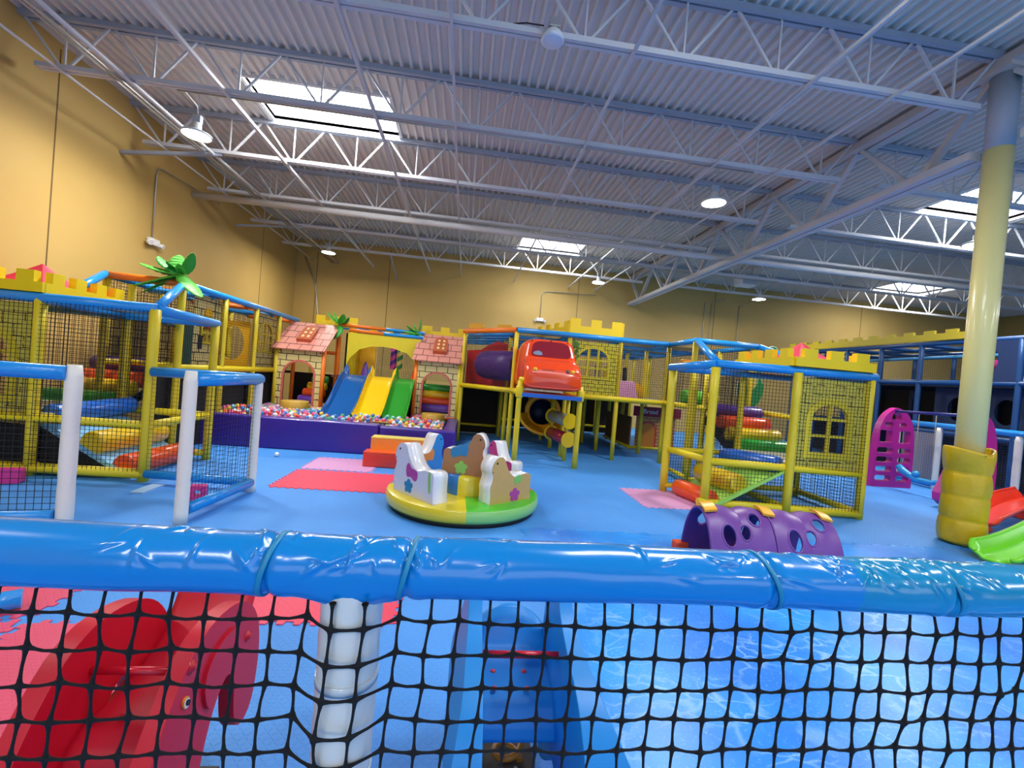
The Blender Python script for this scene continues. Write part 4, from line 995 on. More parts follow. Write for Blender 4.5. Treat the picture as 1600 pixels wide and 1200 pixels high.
obj('foot', MB().lathe([(0, .40), (.34, .40), (.34, .54), (0, .54)], (-3.82, 10.6, 0), 28), BLV, t); obj('drum', MB().lathe([(.30, .54), (.30, .70), (.28, .715), (0, .715)], (-3.82, 10.6, 0), 28), WOODC, t)
t = thing('stepping_drum', (-.66, 10.45, .36), 'ochre drum step on blue foot under the right playhouse', 'step')
obj('foot', MB().lathe([(0, .40), (.31, .40), (.31, .50), (0, .50)], (-.66, 10.45, 0), 28), BLV, t); obj('drum', MB().lathe([(.27, .50), (.27, .655), (.25, .67), (0, .67)], (-.66, 10.45, 0), 28), WOODC, t)
one('pit_step', MB().lathe([(0, .40), (.30, .40), (.30, .55), (0, .56)], (-1.62, 8.95, 0), 24, None, 0, pi), WOODC, 'low ochre half-round step just inside the front wall of the pit', 'step')
t = thing('foam_steps', (-1.0, 7.75, 0), 'two-tier foam step, red below and yellow above, against the pit wall', 'steps')
obj('lower_step', MB().box((-1.55, 7.42, 0), (-.42, 7.72, .23)), mat('red_orange_gradient_vinyl', 'E2402A', .3, coat=.3), t, bevel=.015)
obj('upper_step', MB().box((-1.50, 7.72, 0), (-.42, 8.02, .43)), mat('amber_vinyl', 'F2A022', .3, coat=.3), t, bevel=.015)
obj('step_cap', MB().box((-1.50, 7.72, .432), (-.42, 8.02, .45)), mat('pale_yellow_vinyl', 'F4DC60', .3, coat=.3), t)
obj('step_cap', MB().box((-1.55, 7.42, .232), (-.42, 7.72, .245)), ORV, t)
one('plastic_ball', MB().sphere((-3.03, 7.78, .038), .038, 16, 10), BALLM[1], 'single white ball lying on the blue floor in front of the pit', 'ball')

# ------------------------------------------------------------------ SLIDES and slide deck
def slide(x0, x1, ytop, ybot, m, label, ztop=1.40, zb=.50, side_z=.14, edge=None):
    t = thing('slide', ((x0+x1)/2, (ytop+ybot)/2, .4), label, 'slide')
    def prof(v):
        y = ytop+(ybot-ytop)*v
        z = zb+(ztop-zb)*(1-(3*v*v-2*v**3)) if 1 else 0
        return y, z
    w = x1-x0
    def f(u, v):
        y, z = prof(v); k = (u-.5)*2; a = abs(k); x = (x0+x1)/2+k*w/2
        if a > .78: z += side_z*((a-.78)/.22)**.8*min(1, .55+v*1.5)*(1 if v < .92 else .75)
        if v < .1: z = z+(.16*(1-v/.1) if a > .78 else 0)
        return (x, y, z)
    sh = obj('chute', MB().grid(f, 40, 60), m, t, solid=.02)
    for s_ in (-1, 1):
        pts = []
        for i in range(31):
            q = f(.5+.5*s_, i/30); pts.append((q[0], q[1], q[2]+.008))
        obj('side_rim', MB().path(pts, .022, 8), edge or m, t)
    return t
slide(-2.93, -2.33, 11.35, 9.50, mat('blue_slide_plastic', '0F5CA6', .22, coat=.4), 'blue plastic slide, leftmost of the three into the ball pit')
slide(-2.31, -1.73, 11.35, 9.62, mat('yellow_slide_plastic', 'F2C810', .22, coat=.4), 'yellow plastic slide in the middle of the three into the ball pit')
slide(-1.71, -1.22, 11.35, 9.76, mat('green_slide_plastic', '2C9A2A', .22, coat=.4), 'green plastic slide, rightmost of the three into the ball pit')
SD = Frame('slide_deck', (-2.3, 12.3, 0), 'upper deck with yellow arch behind the three slides', 'play structure')
SD.part('back_dark_sheet', MB().box((-4.52, 11.47, 0), (-1.3, 11.49, .55)), DARK); SD.part('back_dark_sheet', MB().box((-3.3, 11.9, 0), (-.2, 11.92, 1.3)), mat('maroon_dark_fill', '1C1012', .9))  # dark sheets added for the darkness under slides and playhouses
SD.part('back_dark_sheet', MB().box((-3.3, 12.5, 0), (-2.98, 12.52, 2.5)), mat('maroon_dark_fill', '1C1012', .9)); SD.part('side_dark_sheet', MB().box((-.05, 12.1, 0), (-.03, 12.5, 1.3)), DARK)  # more dark sheets, filling the dark gaps beside the playhouses
SD.deck(-3.3, -1.2, 11.4, 13.6, 1.36, mat('brown_deck_edge', '7A3A20', .6)); SD.rail((-3.0, 11.4, 1.36), (-1.1, 11.4, 1.36), mat('red_brown_edge', 'A8482A', .5), .04)
for x in (-4.5, -3.34, -1.2, -.12): SD.post(x, 13.6, 2.72)
SD.post(-3.02, 11.95, 2.6, 1.36, .05, YEL); SD.post(-3.34, 12.0, 2.72, .4, .05, ORG)
for a, c, m in (((-3.3, 11.9, 2.66), (-2.15, 11.9, 2.64), ORG), ((-3.0, 11.6, 2.52), (-2.15, 11.6, 2.50), ORG), ((-2.15, 11.9, 2.64), (-1.15, 11.9, 2.63), BLU), ((-2.15, 11.6, 2.50), (-1.15, 11.6, 2.49), BLU), ((-4.5, 13.6, 2.72), (-.1, 13.6, 2.72), BLU), ((-2.1, 13.0, 2.6), (-1.1, 13.0, 2.6), BLU)): SD.rail(a, c, m, .045)
SD.part('arch_valance', MB().prism([[(0, -.62), (0, .20), (1.82, .20), (1.82, -.62), (1.72, -.42), (1.5, -.2), (1.15, -.1), (.9, -.08), (.6, -.1), (.3, -.2), (.1, -.42)]], .05, (-3.02, 11.62, 2.25), (1, 0, 0), (0, 0, 1)), mat('yellow_arch_vinyl', 'DCC81E', .42))
SD.part('side_wall', MB().box((-3.03, 11.65, 1.38), (-2.98, 12.8, 2.45)), mat('yellow_arch_vinyl', 'DCC81E', .42)); SD.part('back_wall_panel', MB().box((-3.0, 12.8, 1.38), (-2.55, 12.85, 2.45)), mat('orange_yellow_panel', 'EDB416', .45))
SD.part('dark_backing', MB().box((-4.5, 12.2, .5), (-3.36, 12.22, 1.34)), DARK)  # near-black sheet added for the dark background inside the left playhouse
SD.net((-4.5, 13.6), (-.1, 13.6), 1.38, 2.7); SD.net((-2.5, 12.9), (-1.2, 12.9), 1.38, 2.5)
for (x, m, nm) in ((-2.62, PUV, 'violet'), (-1.32, ORV, 'orange')):
    one('foam_cone', MB().lathe([(.12, 1.36), (.085, 1.55), (.045, 1.70), (.02, 1.75), (0, 1.76)], (x, 12.0, 0), 20), m, nm+' foam cone standing on the deck above the slides', 'foam cone')
def stripes(c1, c2):
    M = bpy.data.materials.new('candy_stripes'); M.use_nodes = True; nt = M.node_tree; N = nt.nodes
    tc = N.new('ShaderNodeTexCoord'); sp = N.new('ShaderNodeSeparateXYZ'); nt.links.new(tc.outputs['Object'], sp.inputs[0])
    a = mathn(nt, 'ADD', mathn(nt, 'MULTIPLY', sp.outputs[0], .7), mathn(nt, 'MULTIPLY', sp.outputs[2], -1.0))
    g = mathn(nt, 'GREATER_THAN', mathn(nt, 'FRACT', mathn(nt, 'MULTIPLY', a, 4.2)), .5)
    mx = N.new('ShaderNodeMix'); mx.data_type = 'RGBA'; nt.links.new(g, mx.inputs[0]); mx.inputs[6].default_value = L(c1); mx.inputs[7].default_value = L(c2)
    nt.links.new(mx.outputs[2], N['Principled BSDF'].inputs['Base Color']); N['Principled BSDF'].inputs['Roughness'].default_value = .4; return M
one('striped_punch_bag', MB().roll((-1.93, 12.1, 1.62), (-1.93, 12.1, 2.35), .085, 20, .02), stripes('D84AA0', '4A2A90'), 'hanging foam cylinder with pink and violet stripes above the slides', 'punch bag')
one('striped_punch_bag', MB().roll((-1.76, 12.1, 1.62), (-1.76, 12.1, 2.35), .07, 20, .02), stripes('E6D87A', '2E9A50'), 'hanging foam cylinder with cream and green stripes above the slides', 'punch bag')
for x in (-1.93, -1.76): SD.part('hanging_strap', MB().tube((x, 12.1, 2.3), (x, 12.1, 2.64), .01, 6), BLK)

# ------------------------------------------------------------------ PLAYHOUSES
def playhouse(x0, x1, y, zf, ze, zr, label, postl, postr, flip=1):
    t = thing('playhouse', ((x0+x1)/2, y+.5, 0), label, 'playhouse'); w = x1-x0
    for x, m in ((x0, postl), (x1, postr)): obj('post', MB().path([(x, y, .36), (x, y, 1.2), (x, y, ze+.02)], .05, 12), m, t)
    for x in (x0, x1): obj('post', MB().path([(x, y+1.05, .0), (x, y+1.05, zr)], .05, 12), ORG, t)
    obj('front_rail', MB().path([(x0, y, zf-.05), (x1, y, zf-.05)], .052, 12), ORG, t); obj('floor_board', MB().box((x0, y-.02, zf), (x1, y+1.1, zf+.035)), CRM, t)
    h = ze-zf; Z = Vector((0, 0, 1)); r = w*.31; xc = w/2
    hole = archway(xc-r, xc+r, .02, h*.52, 16, r*.95)
    p = obj('front_wall', MB().prism([rect(.04, w-.04, 0, h), hole[::-1]], .025, (x0, y-.01, zf+.02), (1, 0, 0), Z), STONEC, t)
    obj('arch_trim', MB().prism([archway(xc-r-.05, xc+r+.05, .0, h*.52, 16, r*.95+.05), archway(xc-r, xc+r, .02, h*.52, 16, r*.95)[::-1]], .045, (x0, y-.012, zf+.02), (1, 0, 0), Z), ARCHP, p)
    for (u, v) in ((.08, .93), (w-.08, .93), (.08, .12), (w-.08, .12)): obj('bolt', MB().sphere((x0+u, y-.03, zf+.02+v*h), .018, 8, 6), mat('dark_red_cap', '8A2418', .5), p)
    sgn = Vector((0, 1.02, zr-ze)).normalized(); ov = .1
    O = Vector((x0-ov, y-.14, ze-.04)); Ls = Vector((0, 1.16, zr-ze+.08)).length; Yd = Vector((0, 1.16, zr-ze+.08)).normalized()
    rf = obj('roof', MB().prism([rect(0, w+ov*1.4, 0, Ls)], .03, O, (1, 0, 0), Yd), TILE, t)
    Nn = Vector((1, 0, 0)).cross(Yd)
    dm = obj('dormer_window', MB().prism([archway(w*.34+ov, w*.34+ov+.33, Ls*.26, Ls*.62, 14, .25)], .09, O+Nn*.06, (1, 0, 0), Yd), mat('terracotta_foam', 'C2603A', .5), rf)
    for a in (0, 1):
        for c in (0, 1, 2): obj('dormer_pane', MB().prism([rect(w*.34+ov+.085+a*.125, w*.34+ov+.14+a*.125, Ls*.26+.10+c*.19, Ls*.26+.20+c*.19)], .10, O+Nn*.062, (1, 0, 0), Yd), mat('cream_dormer_pane', 'F0D890', .5), dm)
    obj('rear_rail', MB().path([(x0, y+1.05, ze-.02), (x1, y+1.05, ze-.02)], .045, 10), ORG, t)
    return t
playhouse(-4.46, -3.38, 11.0, .56, 1.93, 2.58, 'left playhouse with pink shingle roof beside the blue slide', YELP, ORG)
playhouse(-1.20, -.14, 11.0, .56, 1.93, 2.58, 'right playhouse with pink shingle roof beside the green slide', ORG, YELP)
for (x0, x1, nm, cols) in ((-4.05, -3.5, 'left', (PUV, ORV, YLV, GRV)), (-1.05, -.25, 'right', (PUV, ORV, YLV, GRV))):
    for k, m in enumerate(cols):
        yy = 11.42+.10*k; z = .70+.165*k
        if nm == 'left': roller((x0+.07*k, yy, z), (x1+.05, yy, z), .10 if k < 3 else .1, m, ['violet', 'orange', 'yellow', 'green'][k]+' foam roller of the steps seen inside the left playhouse')
        else: roller((x0, yy, z+.02), (x1, yy, z+.02), .105, m, ['violet', 'orange', 'yellow', 'green'][k]+' foam roller of the steps seen inside the right playhouse')
# battlements behind the houses
for (a, b_, n, z, y, lb) in ((-4.0, -2.95, 3, 2.62, 12.2, 'bright yellow battlement behind the left playhouse roof'), (-1.22, -.05, 3, 2.60, 12.2, 'bright yellow battlement behind the right playhouse roof'), (-2.9, -1.3, 4, 2.62, 13.4, 'low yellow battlement behind the slide deck')):
    t = thing('castle_battlement', ((a+b_)/2, y, z), lb, 'battlement'); battlement(t, (a, y), (b_, y), z, .14 if y < 13 else .06, .13, n, th=.06)
    if n == 3: battlement(t, (a, y), (a+.1, y+1.1), z, .14, .13, 3, th=.06)

# ------------------------------------------------------------------ RIGHT WING (two-level frame)
RW = Frame('climbing_structure', (2.3, 11.5, 0), 'main two-level play frame on many yellow posts with blue top rails', 'play structure')
GX = [1.05, 2.24, 3.42, 4.55]; GY = [9.62, 10.86, 12.2, 13.4, 14.75]
ZD, ZT = 1.38, 2.68
RW.post(-.07, 11.0, ZT, .0)
for x in GX:
    for y in GY:
        hi = ZT if (y in (9.62, 12.2, 14.75) or x in (4.55, 1.05)) else ZD
        RW.post(x, y, hi, r=.05)
for y in (8.40, 12.2, 13.4, 14.75): RW.post(5.75, y, ZT, r=.05)
for y in (12.2, 14.75): RW.post(-.07, y, ZT, r=.05)
RW.post(4.52, 8.40, ZT, r=.055); RW.post(1.05, 8.30, 1.62); RW.post(2.25, 8.38, 1.60, r=.055); RW.post(5.78, 9.6, ZT)
# deck rails
RW.rail((-.1, 11.0, ZD), (1.05, 9.60, ZD), YEL, .055); RW.rail((2.24, 9.60, ZD), (4.55, 9.60, ZD), YEL, .06); RW.rail((4.53, 9.6, ZD), (4.53, 8.4, ZD), YEL, .055); RW.rail((4.5, 8.4, ZD), (5.9, 8.4, ZD), YEL, .055)
RW.rail((1.05, 8.30, ZD+.02), (1.05, 9.6, ZD), YEL, .06); RW.rail((2.25, 8.38, ZD), (2.24, 9.6, ZD), YEL, .06); RW.rail((4.9, 8.42, .09), (3.6, 8.42, .09), YEL, .045) if 0 else None
RW.part('front_bumper', MB().box((1.05, 8.24, ZD-.06), (2.26, 8.32, ZD+.02)), mat('blue_flat_vinyl', '1268C8', .4), bevel=.01)
RW.rail((1.02, 8.30, 1.64), (1.36, 8.32, 1.64), YEL, .05)
for (x, y) in ((1.05, 8.30), (2.25, 8.38)): RW.part('joint_collar', MB().roll((x, y, ZD-.08), (x, y, ZD+.14), .075, 14, .02), YEL)
RW.deck(1.05, 2.25, 8.33, 9.6, ZD+.03, mat('red_orange_deck', 'D8401E', .4)); RW.deck(1.05, 4.55, 9.62, 14.7, ZD, mat('grey_deck', '7A8088', .6), .05); RW.deck(-.07, 1.05, 11.2, 14.7, ZD); RW.deck(4.55, 5.8, 8.4, 14.7, ZD, mat('grey_deck', '7A8088', .6), .05)
# top rails
RW.rail((-.1, 11.0, ZT+.03), (1.05, 9.60, ZT+.03), ORG, .06); RW.rail((1.05, 9.60, ZT+.03), (4.58, 9.60, ZT+.03), BLU, .06)
RW.rail((4.56, 9.62, ZT+.03), (4.53, 8.36, ZT+.03), BLU, .058); RW.rail((4.53, 8.40, ZT+.03), (5.85, 8.36, ZT+.02), BLU, .058)
for y in (10.4, 11.2, 12.2, 13.4): RW.rail((-.07, y+1.2, ZT), (1.05, y, ZT), BLU, .05)
for y in (10.86, 12.2, 13.4, 14.75): RW.rail((1.05, y, ZT), (5.8, y, ZT), BLU, .05)
for x in GX+[5.78]: RW.rail((x, 9.6 if x < 5 else 8.4, ZT), (x, 14.75, ZT), BLU, .048)
RW.rail((4.52, 8.36, ZT+.02), (3.64, 6.16, 2.16), BLU, .058); RW.rail((5.85, 8.36, ZT+.02), (5.9, 7.0, 2.3), BLU, .055)
# nets
RW.net((-.07, 10.98), (1.05, 9.58), ZD+.04, ZT); RW.net((2.24, 9.56), (4.55, 9.56), ZD+.04, ZT); RW.net((4.53, 9.6), (4.53, 8.4), ZD+.04, ZT); RW.net((4.53, 8.38), (5.8, 8.38), ZD+.04, ZT)
RW.net((1.05, 14.75), (5.8, 14.75), ZD, ZT); RW.net((5.8, 8.4), (5.8, 14.75), ZD, ZT); RW.net((2.24, 12.2), (4.55, 12.2), ZD, ZT); RW.net((-.07, 13.5), (1.05, 13.5), ZD, ZT)
RW.roofnet(1.05, 5.78, 9.6, 14.7, ZT, .06)
window_panel(RW, (2.28, 9.62), (3.38, 9.62), ZD+.06, ZT-.08, STONEB, (.17, .78, .34, .66), mull=(2, 2), frm=mat('bright_yellow_frame', 'EEDC20', .45))
# vine cut-out leaves
b = MB()
for k in range(14): b.prism([smoothpoly([(-.045, 0), (0, .035), (.045, 0), (0, -.035)], 1)], .012, (2.33+.05*(k % 3)+.02*sin(k*3), 9.585, 2.58-.035*k*.8), (cos(k), 0, sin(k)), (-sin(k), 0, cos(k)))
RW.part('vine_cutout', b, mat('vine_green', '4E9A2A', .5))
# dark sheets filling in the darkness at the back under the deck
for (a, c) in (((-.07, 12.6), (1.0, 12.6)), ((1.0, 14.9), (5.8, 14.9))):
    RW.part('dark_backing', MB().box((a[0], a[1], .02), (c[0], c[1]+.02, 1.33)), mat('brown_dark_fill', '2A2016', .9))
RW.rail((1.05, 14.8, .25), (5.75, 14.8, .25), YEL, .04); RW.rail((-.05, 12.55, .25), (1.0, 12.55, .25), YEL, .035)
# crawl tube with red end plate in the slanted bay
t = thing('crawl_tube', (.5, 10.4, 1.9), 'violet plastic crawl tube with red end plate behind net', 'tube')
d = Vector((1.12, -1.40, 0)).normalized(); n_ = Vector((-d.y, d.x, 0)); c0 = Vector((.20, 11.30, 1.93))
obj('tube', MB().path([c0+d*.30, c0+d*.33, c0+d*.40, c0+d*.50, c0+d*1.0+n_*0, c0+d*1.66+n_*0], [.20, .27, .32, .345, .35, .35], 32), mat('violet_tube_plastic', '5C3284', .4, bump=(30, .05)), t)
pl = [(-.78, -.52), (1.50, -.50), (1.50, .40), (1.0, .44), (.75, .56), (.40, .62), (.05, .52), (-.2, .40), (-.78, .38)]
obj('end_plate', MB().prism([pl], .03, c0+d*.02+n_*.38, d, (0, 0, 1)), mat('red_end_plate', 'E02A3A', .4), t)
# ------------------------------------------------------------------ RED CAR POD
t = thing('car_pod', (1.65, 8.9, 1.42), 'orange-red plastic toy car front bulging out over the deck', 'toy car')
CARM = mat('orange_red_car_plastic', 'F04A18', .22, coat=.5)
cx = 1.66
secs0 = [ # y, z0, z1, half width top, half width bottom
 (9.62, 1.46, 2.42, .55, .60), (9.2, 1.46, 2.46, .56, .60), (8.98, 1.48, 2.48, .50, .58), (8.80, 1.48, 2.46, .45, .57), (8.66, 1.49, 2.20, .49, .57), (8.52, 1.50, 2.06, .52, .56), (8.36, 1.51, 1.99, .52, .56), (8.26, 1.54, 1.90, .50, .54), (8.22, 1.60, 1.80, .46, .49)]
secs = [(9.62, 1.46, 2.42, .55, .60), (9.2, 1.46, 2.47, .56, .60), (8.95, 1.47, 2.49, .52, .59), (8.80, 1.48, 2.48, .47, .58), (8.62, 1.48, 2.13, .52, .58), (8.52, 1.48, 2.07, .54, .58), (8.40, 1.48, 2.03, .54, .58), (8.28, 1.48, 1.96, .53, .57), (8.21, 1.50, 1.88, .51, .56), (8.18, 1.53, 1.80, .47, .53)]
def carf(u, v):
    i = min(len(secs)-2, int(v*(len(secs)-1))); f = v*(len(secs)-1)-i
    y, z0, z1, wt, wb = [secs[i][k]*(1-f)+secs[i+1][k]*f for k in range(5)]
    a = 2*pi*u; ca, sa = cos(a), sin(a); e = .32
    zc, hz = (z0+z1)/2, (z1-z0)/2; X = (abs(ca)**e)*(1 if ca > 0 else -1); Zz = (abs(sa)**e)*(1 if sa > 0 else -1)
    wd = wt+(wb-wt)*(1-(Zz+1)/2)
    return (cx+wd*X, y, zc+hz*Zz)
body = MB().grid(carf, 64, 40); nb = len(body.v)
body.v.append((cx, 8.172, 1.67)); last = nb-65
for i in range(64): body.f.append([last+i, last+i+1, nb]); body.mi.append(0); body.sm.append(True)
bd = obj('body', body, CARM, t)
def onbonnet(x, s_=0):   # windscreen plane between y 8.80/z 2.46 and y 8.66/z 2.18
    return x
O = Vector((cx-.41, 8.61, 2.12)); Yd = Vector((0, .18, .35)).normalized()
obj('windscreen', MB().prism([smoothpoly([(0, 0), (.41, -.01), (.82, 0), (.80, .16), (.75, .345), (.41, .36), (.07, .345), (.02, .16)], 2)], .03, O, (1, 0, 0), Yd), mat('dark_red_windscreen', '8A1C28', .08, coat=.8), bd)
b = MB().prism([smoothpoly([(.04, .03), (.24, .02), (.22, .10), (.14, .13), (.05, .09)], 2)], .04, O, (1, 0, 0), Yd); obj('driver_cutout', b, mat('grey_blue_print', '7E8EA6', .3), bd)
for x in (cx-.40, cx, cx+.38, cx-.36, cx+.34):
    pass
for (x, z) in ((cx-.38, 2.46), (cx, 2.47), (cx+.34, 2.45), (cx-.44, 2.17), (cx+.42, 2.15)):
    obj('bolt', MB().sphere((x, 8.66 if z < 2.3 else 8.79, z-.01), .014, 8, 6), BLK, bd)
for sgn in (-1, 1):
    obj('headlamp', MB().lathe([(0, .012), (.035, .010), (.045, -.01)], (0, 0, 0), 18, Matrix.Translation((cx+sgn*.36, 8.20, 1.86)) @ Matrix.Rotation(radians(70), 4, 'X')), mat('amber_headlamp', 'F2B01C', .2), bd)
obj('headlamp_socket', MB().lathe([(0, .012), (.032, .010), (.042, -.01)], (0, 0, 0), 18, Matrix.Translation((cx+.26, 8.20, 1.86)) @ Matrix.Rotation(radians(70), 4, 'X')), mat('dark_socket', '6A4030', .5), bd)
b = MB()
for k in range(2): b.path([Vector((cx-.17+.11*k+.055*cos(q*pi/9), 8.20, 1.84+.028*sin(q*pi/9))) for q in range(18)], .006, 6, closed=True)
obj('grille_emblem', b, mat('dark_orange_line', 'B03A14', .4), bd)
obj('bumper_line', MB().path([carf(.5+k*.5/20 if 0 else (.53+.44*k/20), .985) for k in range(21)], .012, 6), CARM, bd)
# spiral slide exit under the deck
t = thing('spiral_slide', (2.1, 11.6, 0), 'orange tube slide mouth under the deck', 'slide')
OSL = mat('amber_slide_plastic', 'FFB01C', .3, coat=.3)
M = Matrix.Translation((2.06, 11.2, .86)) @ Matrix.Rotation(radians(82), 4, 'X') @ Matrix.Rotation(radians(-12), 4, 'Z')
obj('mouth_ring', MB().lathe([(.33, -.10), (.35, .02), (.40, .06), (.46, .05), (.47, 0), (.44, -.06), (.40, -.12)], (0, 0, 0), 36, M), OSL, t)
obj('tube_inner', MB().lathe([(.35, .0), (.34, -.5), (.33, -.9), (0, -.9)], (0, 0, 0), 32, M), mat('dark_blue_tube', '0E2A58', .4), t)
def lip(u, v):
    a = pi+pi*u; r = .36+.22*v; yy = 11.15-.42*v; return (2.06+1.12*r*cos(a), yy-.12*abs(sin(a))*v, .80+(r*.92)*sin(a)*(1-.12*v)+.02)
obj('lip', MB().grid(lip, 32, 10), OSL, t, solid=.03)
obj('lip_rim', MB().path([lip(i/40, 1) for i in range(41)], [.035+.006*(i % 2) for i in range(41)], 8), OSL, t)
# clear roller drums
for k, (z, nm) in enumerate(((.88, 'upper'), (.50, 'lower'))):
    t = thing('roller_drum', (2.15, 9.0, z), nm+' clear activity drum with yellow end discs on the deck post', 'drum')
    a = Vector((2.00, 9.65, z+.02)); c = Vector((2.22, 8.95, z-.02)); d = (c-a).normalized()
    obj('drum', MB().path([a, c], .13, 24), mat('smoky_clear_plastic', '9AA08A', .15) if k == 0 else mat('red_clear_plastic', 'A02838', .2), t)
    obj('end_disc', MB().path([c, c+d*.03], .165, 26), YLV, t); obj('end_disc', MB().path([a-d*.03, a], .165, 26), YLV, t)
RW.post(2.22, 9.62-.45, ZD, r=.045)
# small painted playhouse under the deck on the right
t = thing('shop_playhouse', (4.9, 11.6, 0), 'small brick printed play shop with red sign under the right deck', 'playhouse')
BRP = brick_mat('brick_print_orange', 'D89A58', '7A3A1C', .20, .09, .008, .2)
obj('wall_panel', MB().box((4.62, 11.3, .1), (5.70, 11.34, .98)), BRP, t)
obj('sign_board', MB().box((4.50, 11.22, .94), (5.80, 11.27, 1.20)), mat('crimson_sign', '9C1230', .4), t)
obj('door', MB().prism([archway(0, .42, 0, .42)], .02, (4.72, 11.28, .14), (1, 0, 0), (0, 0, 1)), mat('orange_door_print', 'E08A20', .4), t)
obj('door_arch', MB().prism([archway(-.03, .45, 0, .42), archway(0, .42, .0, .42)[::-1]], .03, (4.72, 11.28, .14), (1, 0, 0), (0, 0, 1)), REDV, t)
w_ = obj('shutter', MB().box((5.35, 11.27, .25), (5.60, 11.30, .80)), mat('white_lattice', 'D8D4D0', .5), t); b = MB()
for k in range(5): b.box((5.35, 11.262, .28+.11*k), (5.60, 11.27, .30+.11*k))
b.box((5.46, 11.262, .25), (5.48, 11.27, .8)); obj('lattice', b, mat('dark_purple_line', '4A2A4A', .5), w_)
cu = bpy.data.curves.new('lettering', 'FONT'); cu.body = 'Bread'; cu.size = .17; cu.extrude = .004; cu.align_x = 'CENTER'
tmp = bpy.data.objects.new('tmp', cu); COL.objects.link(tmp); me = bpy.data.meshes.new_from_object(tmp); bpy.data.objects.remove(tmp)
me.materials.clear(); me.materials.append(mat('white_lettering', 'F0ECEC', .4))
lo = bpy.data.objects.new('lettering', me); COL.objects.link(lo); lo.parent = t; lo.location = Vector((4.95, 11.21, 1.02))-Vector((4.9, 11.6, 0)); lo.rotation_euler = (pi/2, 0, 0)
obj('side_panel', MB().box((4.45, 11.3, .12), (4.49, 13.3, .9)), mat('brown_side_board', '8A6438', .6), t)
for a, c in (((4.45, 11.28, .1), (4.45, 13.4, .1)), ((4.45, 11.28, .1), (5.8, 11.28, .1))): obj('base_rail', MB().tube(a, c, .04, 10), YEL, t)
# things seen on the deck behind the nets
one('foam_wedge', MB().prism([[(0, 0), (.62, 0), (.50, .42), (.14, .42)]], .5, (3.48, 10.3, ZD+.01), (1, 0, 0), (0, 0, 1)), mat('pale_pink_vinyl', 'E8A0CC', .4), 'pale pink foam wedge on the right deck behind the net', 'foam wedge', bevel=.02)
def dots(name, base, dot):
    M = bpy.data.materials.new(name); M.use_nodes = True; nt = M.node_tree; N = nt.nodes; tc = N.new('ShaderNodeTexCoord'); vo = N.new('ShaderNodeTexVoronoi'); vo.inputs['Scale'].default_value = 11; vo.inputs['Randomness'].default_value = .2
    nt.links.new(tc.outputs['Object'], vo.inputs['Vector']); g = mathn(nt, 'LESS_THAN', vo.outputs['Distance'], .28)
    mx = N.new('ShaderNodeMix'); mx.data_type = 'RGBA'; nt.links.new(g, mx.inputs[0]); mx.inputs[6].default_value = L(base); mx.inputs[7].default_value = L(dot); nt.links.new(mx.outputs[2], N['Principled BSDF'].inputs['Base Color']); return M
one('foam_block', MB().prism([smoothpoly([(0, 0), (.62, 0), (.52, .40), (.05, .42)], 1)], .4, (4.35-.45, 10.9, ZD+.01), (1, 0, 0), (0, 0, 1)), dots('giraffe_print', 'E8A818', '8A4A14'), 'giraffe spotted foam block on the right deck', 'foam block')
one('foam_roller', MB().roll((4.8, 9.3, ZD+.18), (5.3, 9.3, ZD+.18), .16, 20), mat('bright_green_vinyl', '6AC83C', .35), 'bright green foam cylinder on the right deck', 'foam roller')
one('foam_roller', MB().roll((5.35, 9.5, ZD+.16), (5.72, 9.5, ZD+.16), .15, 20), YLV, 'yellow foam cylinder beside the green one on the right deck', 'foam roller')
one('hanging_tube', MB().roll((5.0, 9.9, 2.28), (5.75, 9.9, 2.28), .16, 20), mat('amber_vinyl', 'F2A022', .3, coat=.3), 'amber foam tube hanging below the top rails on the right', 'foam roller')
for k in range(4): one('punch_post', MB().roll((3.55+.26*k, 11.6, ZD), (3.50+.26*k, 11.6, 2.2), .06, 14), [PUV, YLV, mat('black_foam', '16161A', .6), mat('black_foam', '16161A', .6)][k], ['violet', 'yellow', 'left black', 'right black'][k]+' foam punch post standing behind the right nets', 'punch post')
t = thing('castle_battlement', (2.9, 9.9, 2.74), 'bright yellow battlement above the arched window panel', 'battlement')
battlement(t, (2.22, 9.66), (3.42, 9.66), 2.77, .17, .16, 3, th=.04); battlement(t, (2.22, 9.66), (1.80, 11.4), 2.77, .15, .12, 4, th=.05); battlement(t, (3.46, 9.7), (3.78, 10.6), 2.77, .2, .12, 1, th=.05)
t = thing('castle_battlement', (.5, 11.6, 2.74), 'orange-yellow battlement tops behind the orange top rail', 'battlement')
battlement(t, (.02, 11.9), (1.1, 11.4), 2.80, .10, .12, 2, m=mat('amber_board', 'E8A41C', .45), th=.06)

# ------------------------------------------------------------------ RIGHT CASTLE
RC = Frame('play_castle', (4.8, 7.0, 0), 'yellow netted toddler castle on the right with arched window panel', 'play structure')
XR = [3.61, 4.80, 5.97]; YF2 = 5.95; YB2 = 7.20
RC.post(3.61, 6.08, 2.06, r=.062); RC.post(3.40, 6.97, 2.0, r=.062)
for x in XR[1:]: RC.post(x, YF2, 2.08, r=.06); RC.post(x, YB2, 2.06, r=.05)
RC.post(4.80, 8.4, 2.06, r=.05); RC.post(4.12, 7.55, 2.1, r=.05); RC.post(5.93, 8.3, 1.4, r=.05)
RC.rail((3.36, 6.99, 2.05), (3.62, 6.06, 2.11), BLU, .06); RC.rail((3.60, 6.08, 2.11), (6.03, 5.93, 2.11), BLU, .062)
RC.rail((3.61, 6.1, 2.08), (4.8, 7.2, 2.08), BLU, .045); RC.rail((3.42, 7.0, 2.04), (5.97, YB2, 2.06), BLU, .05); RC.rail((5.97, YF2, 2.08), (5.97, YB2, 2.06), BLU, .05)
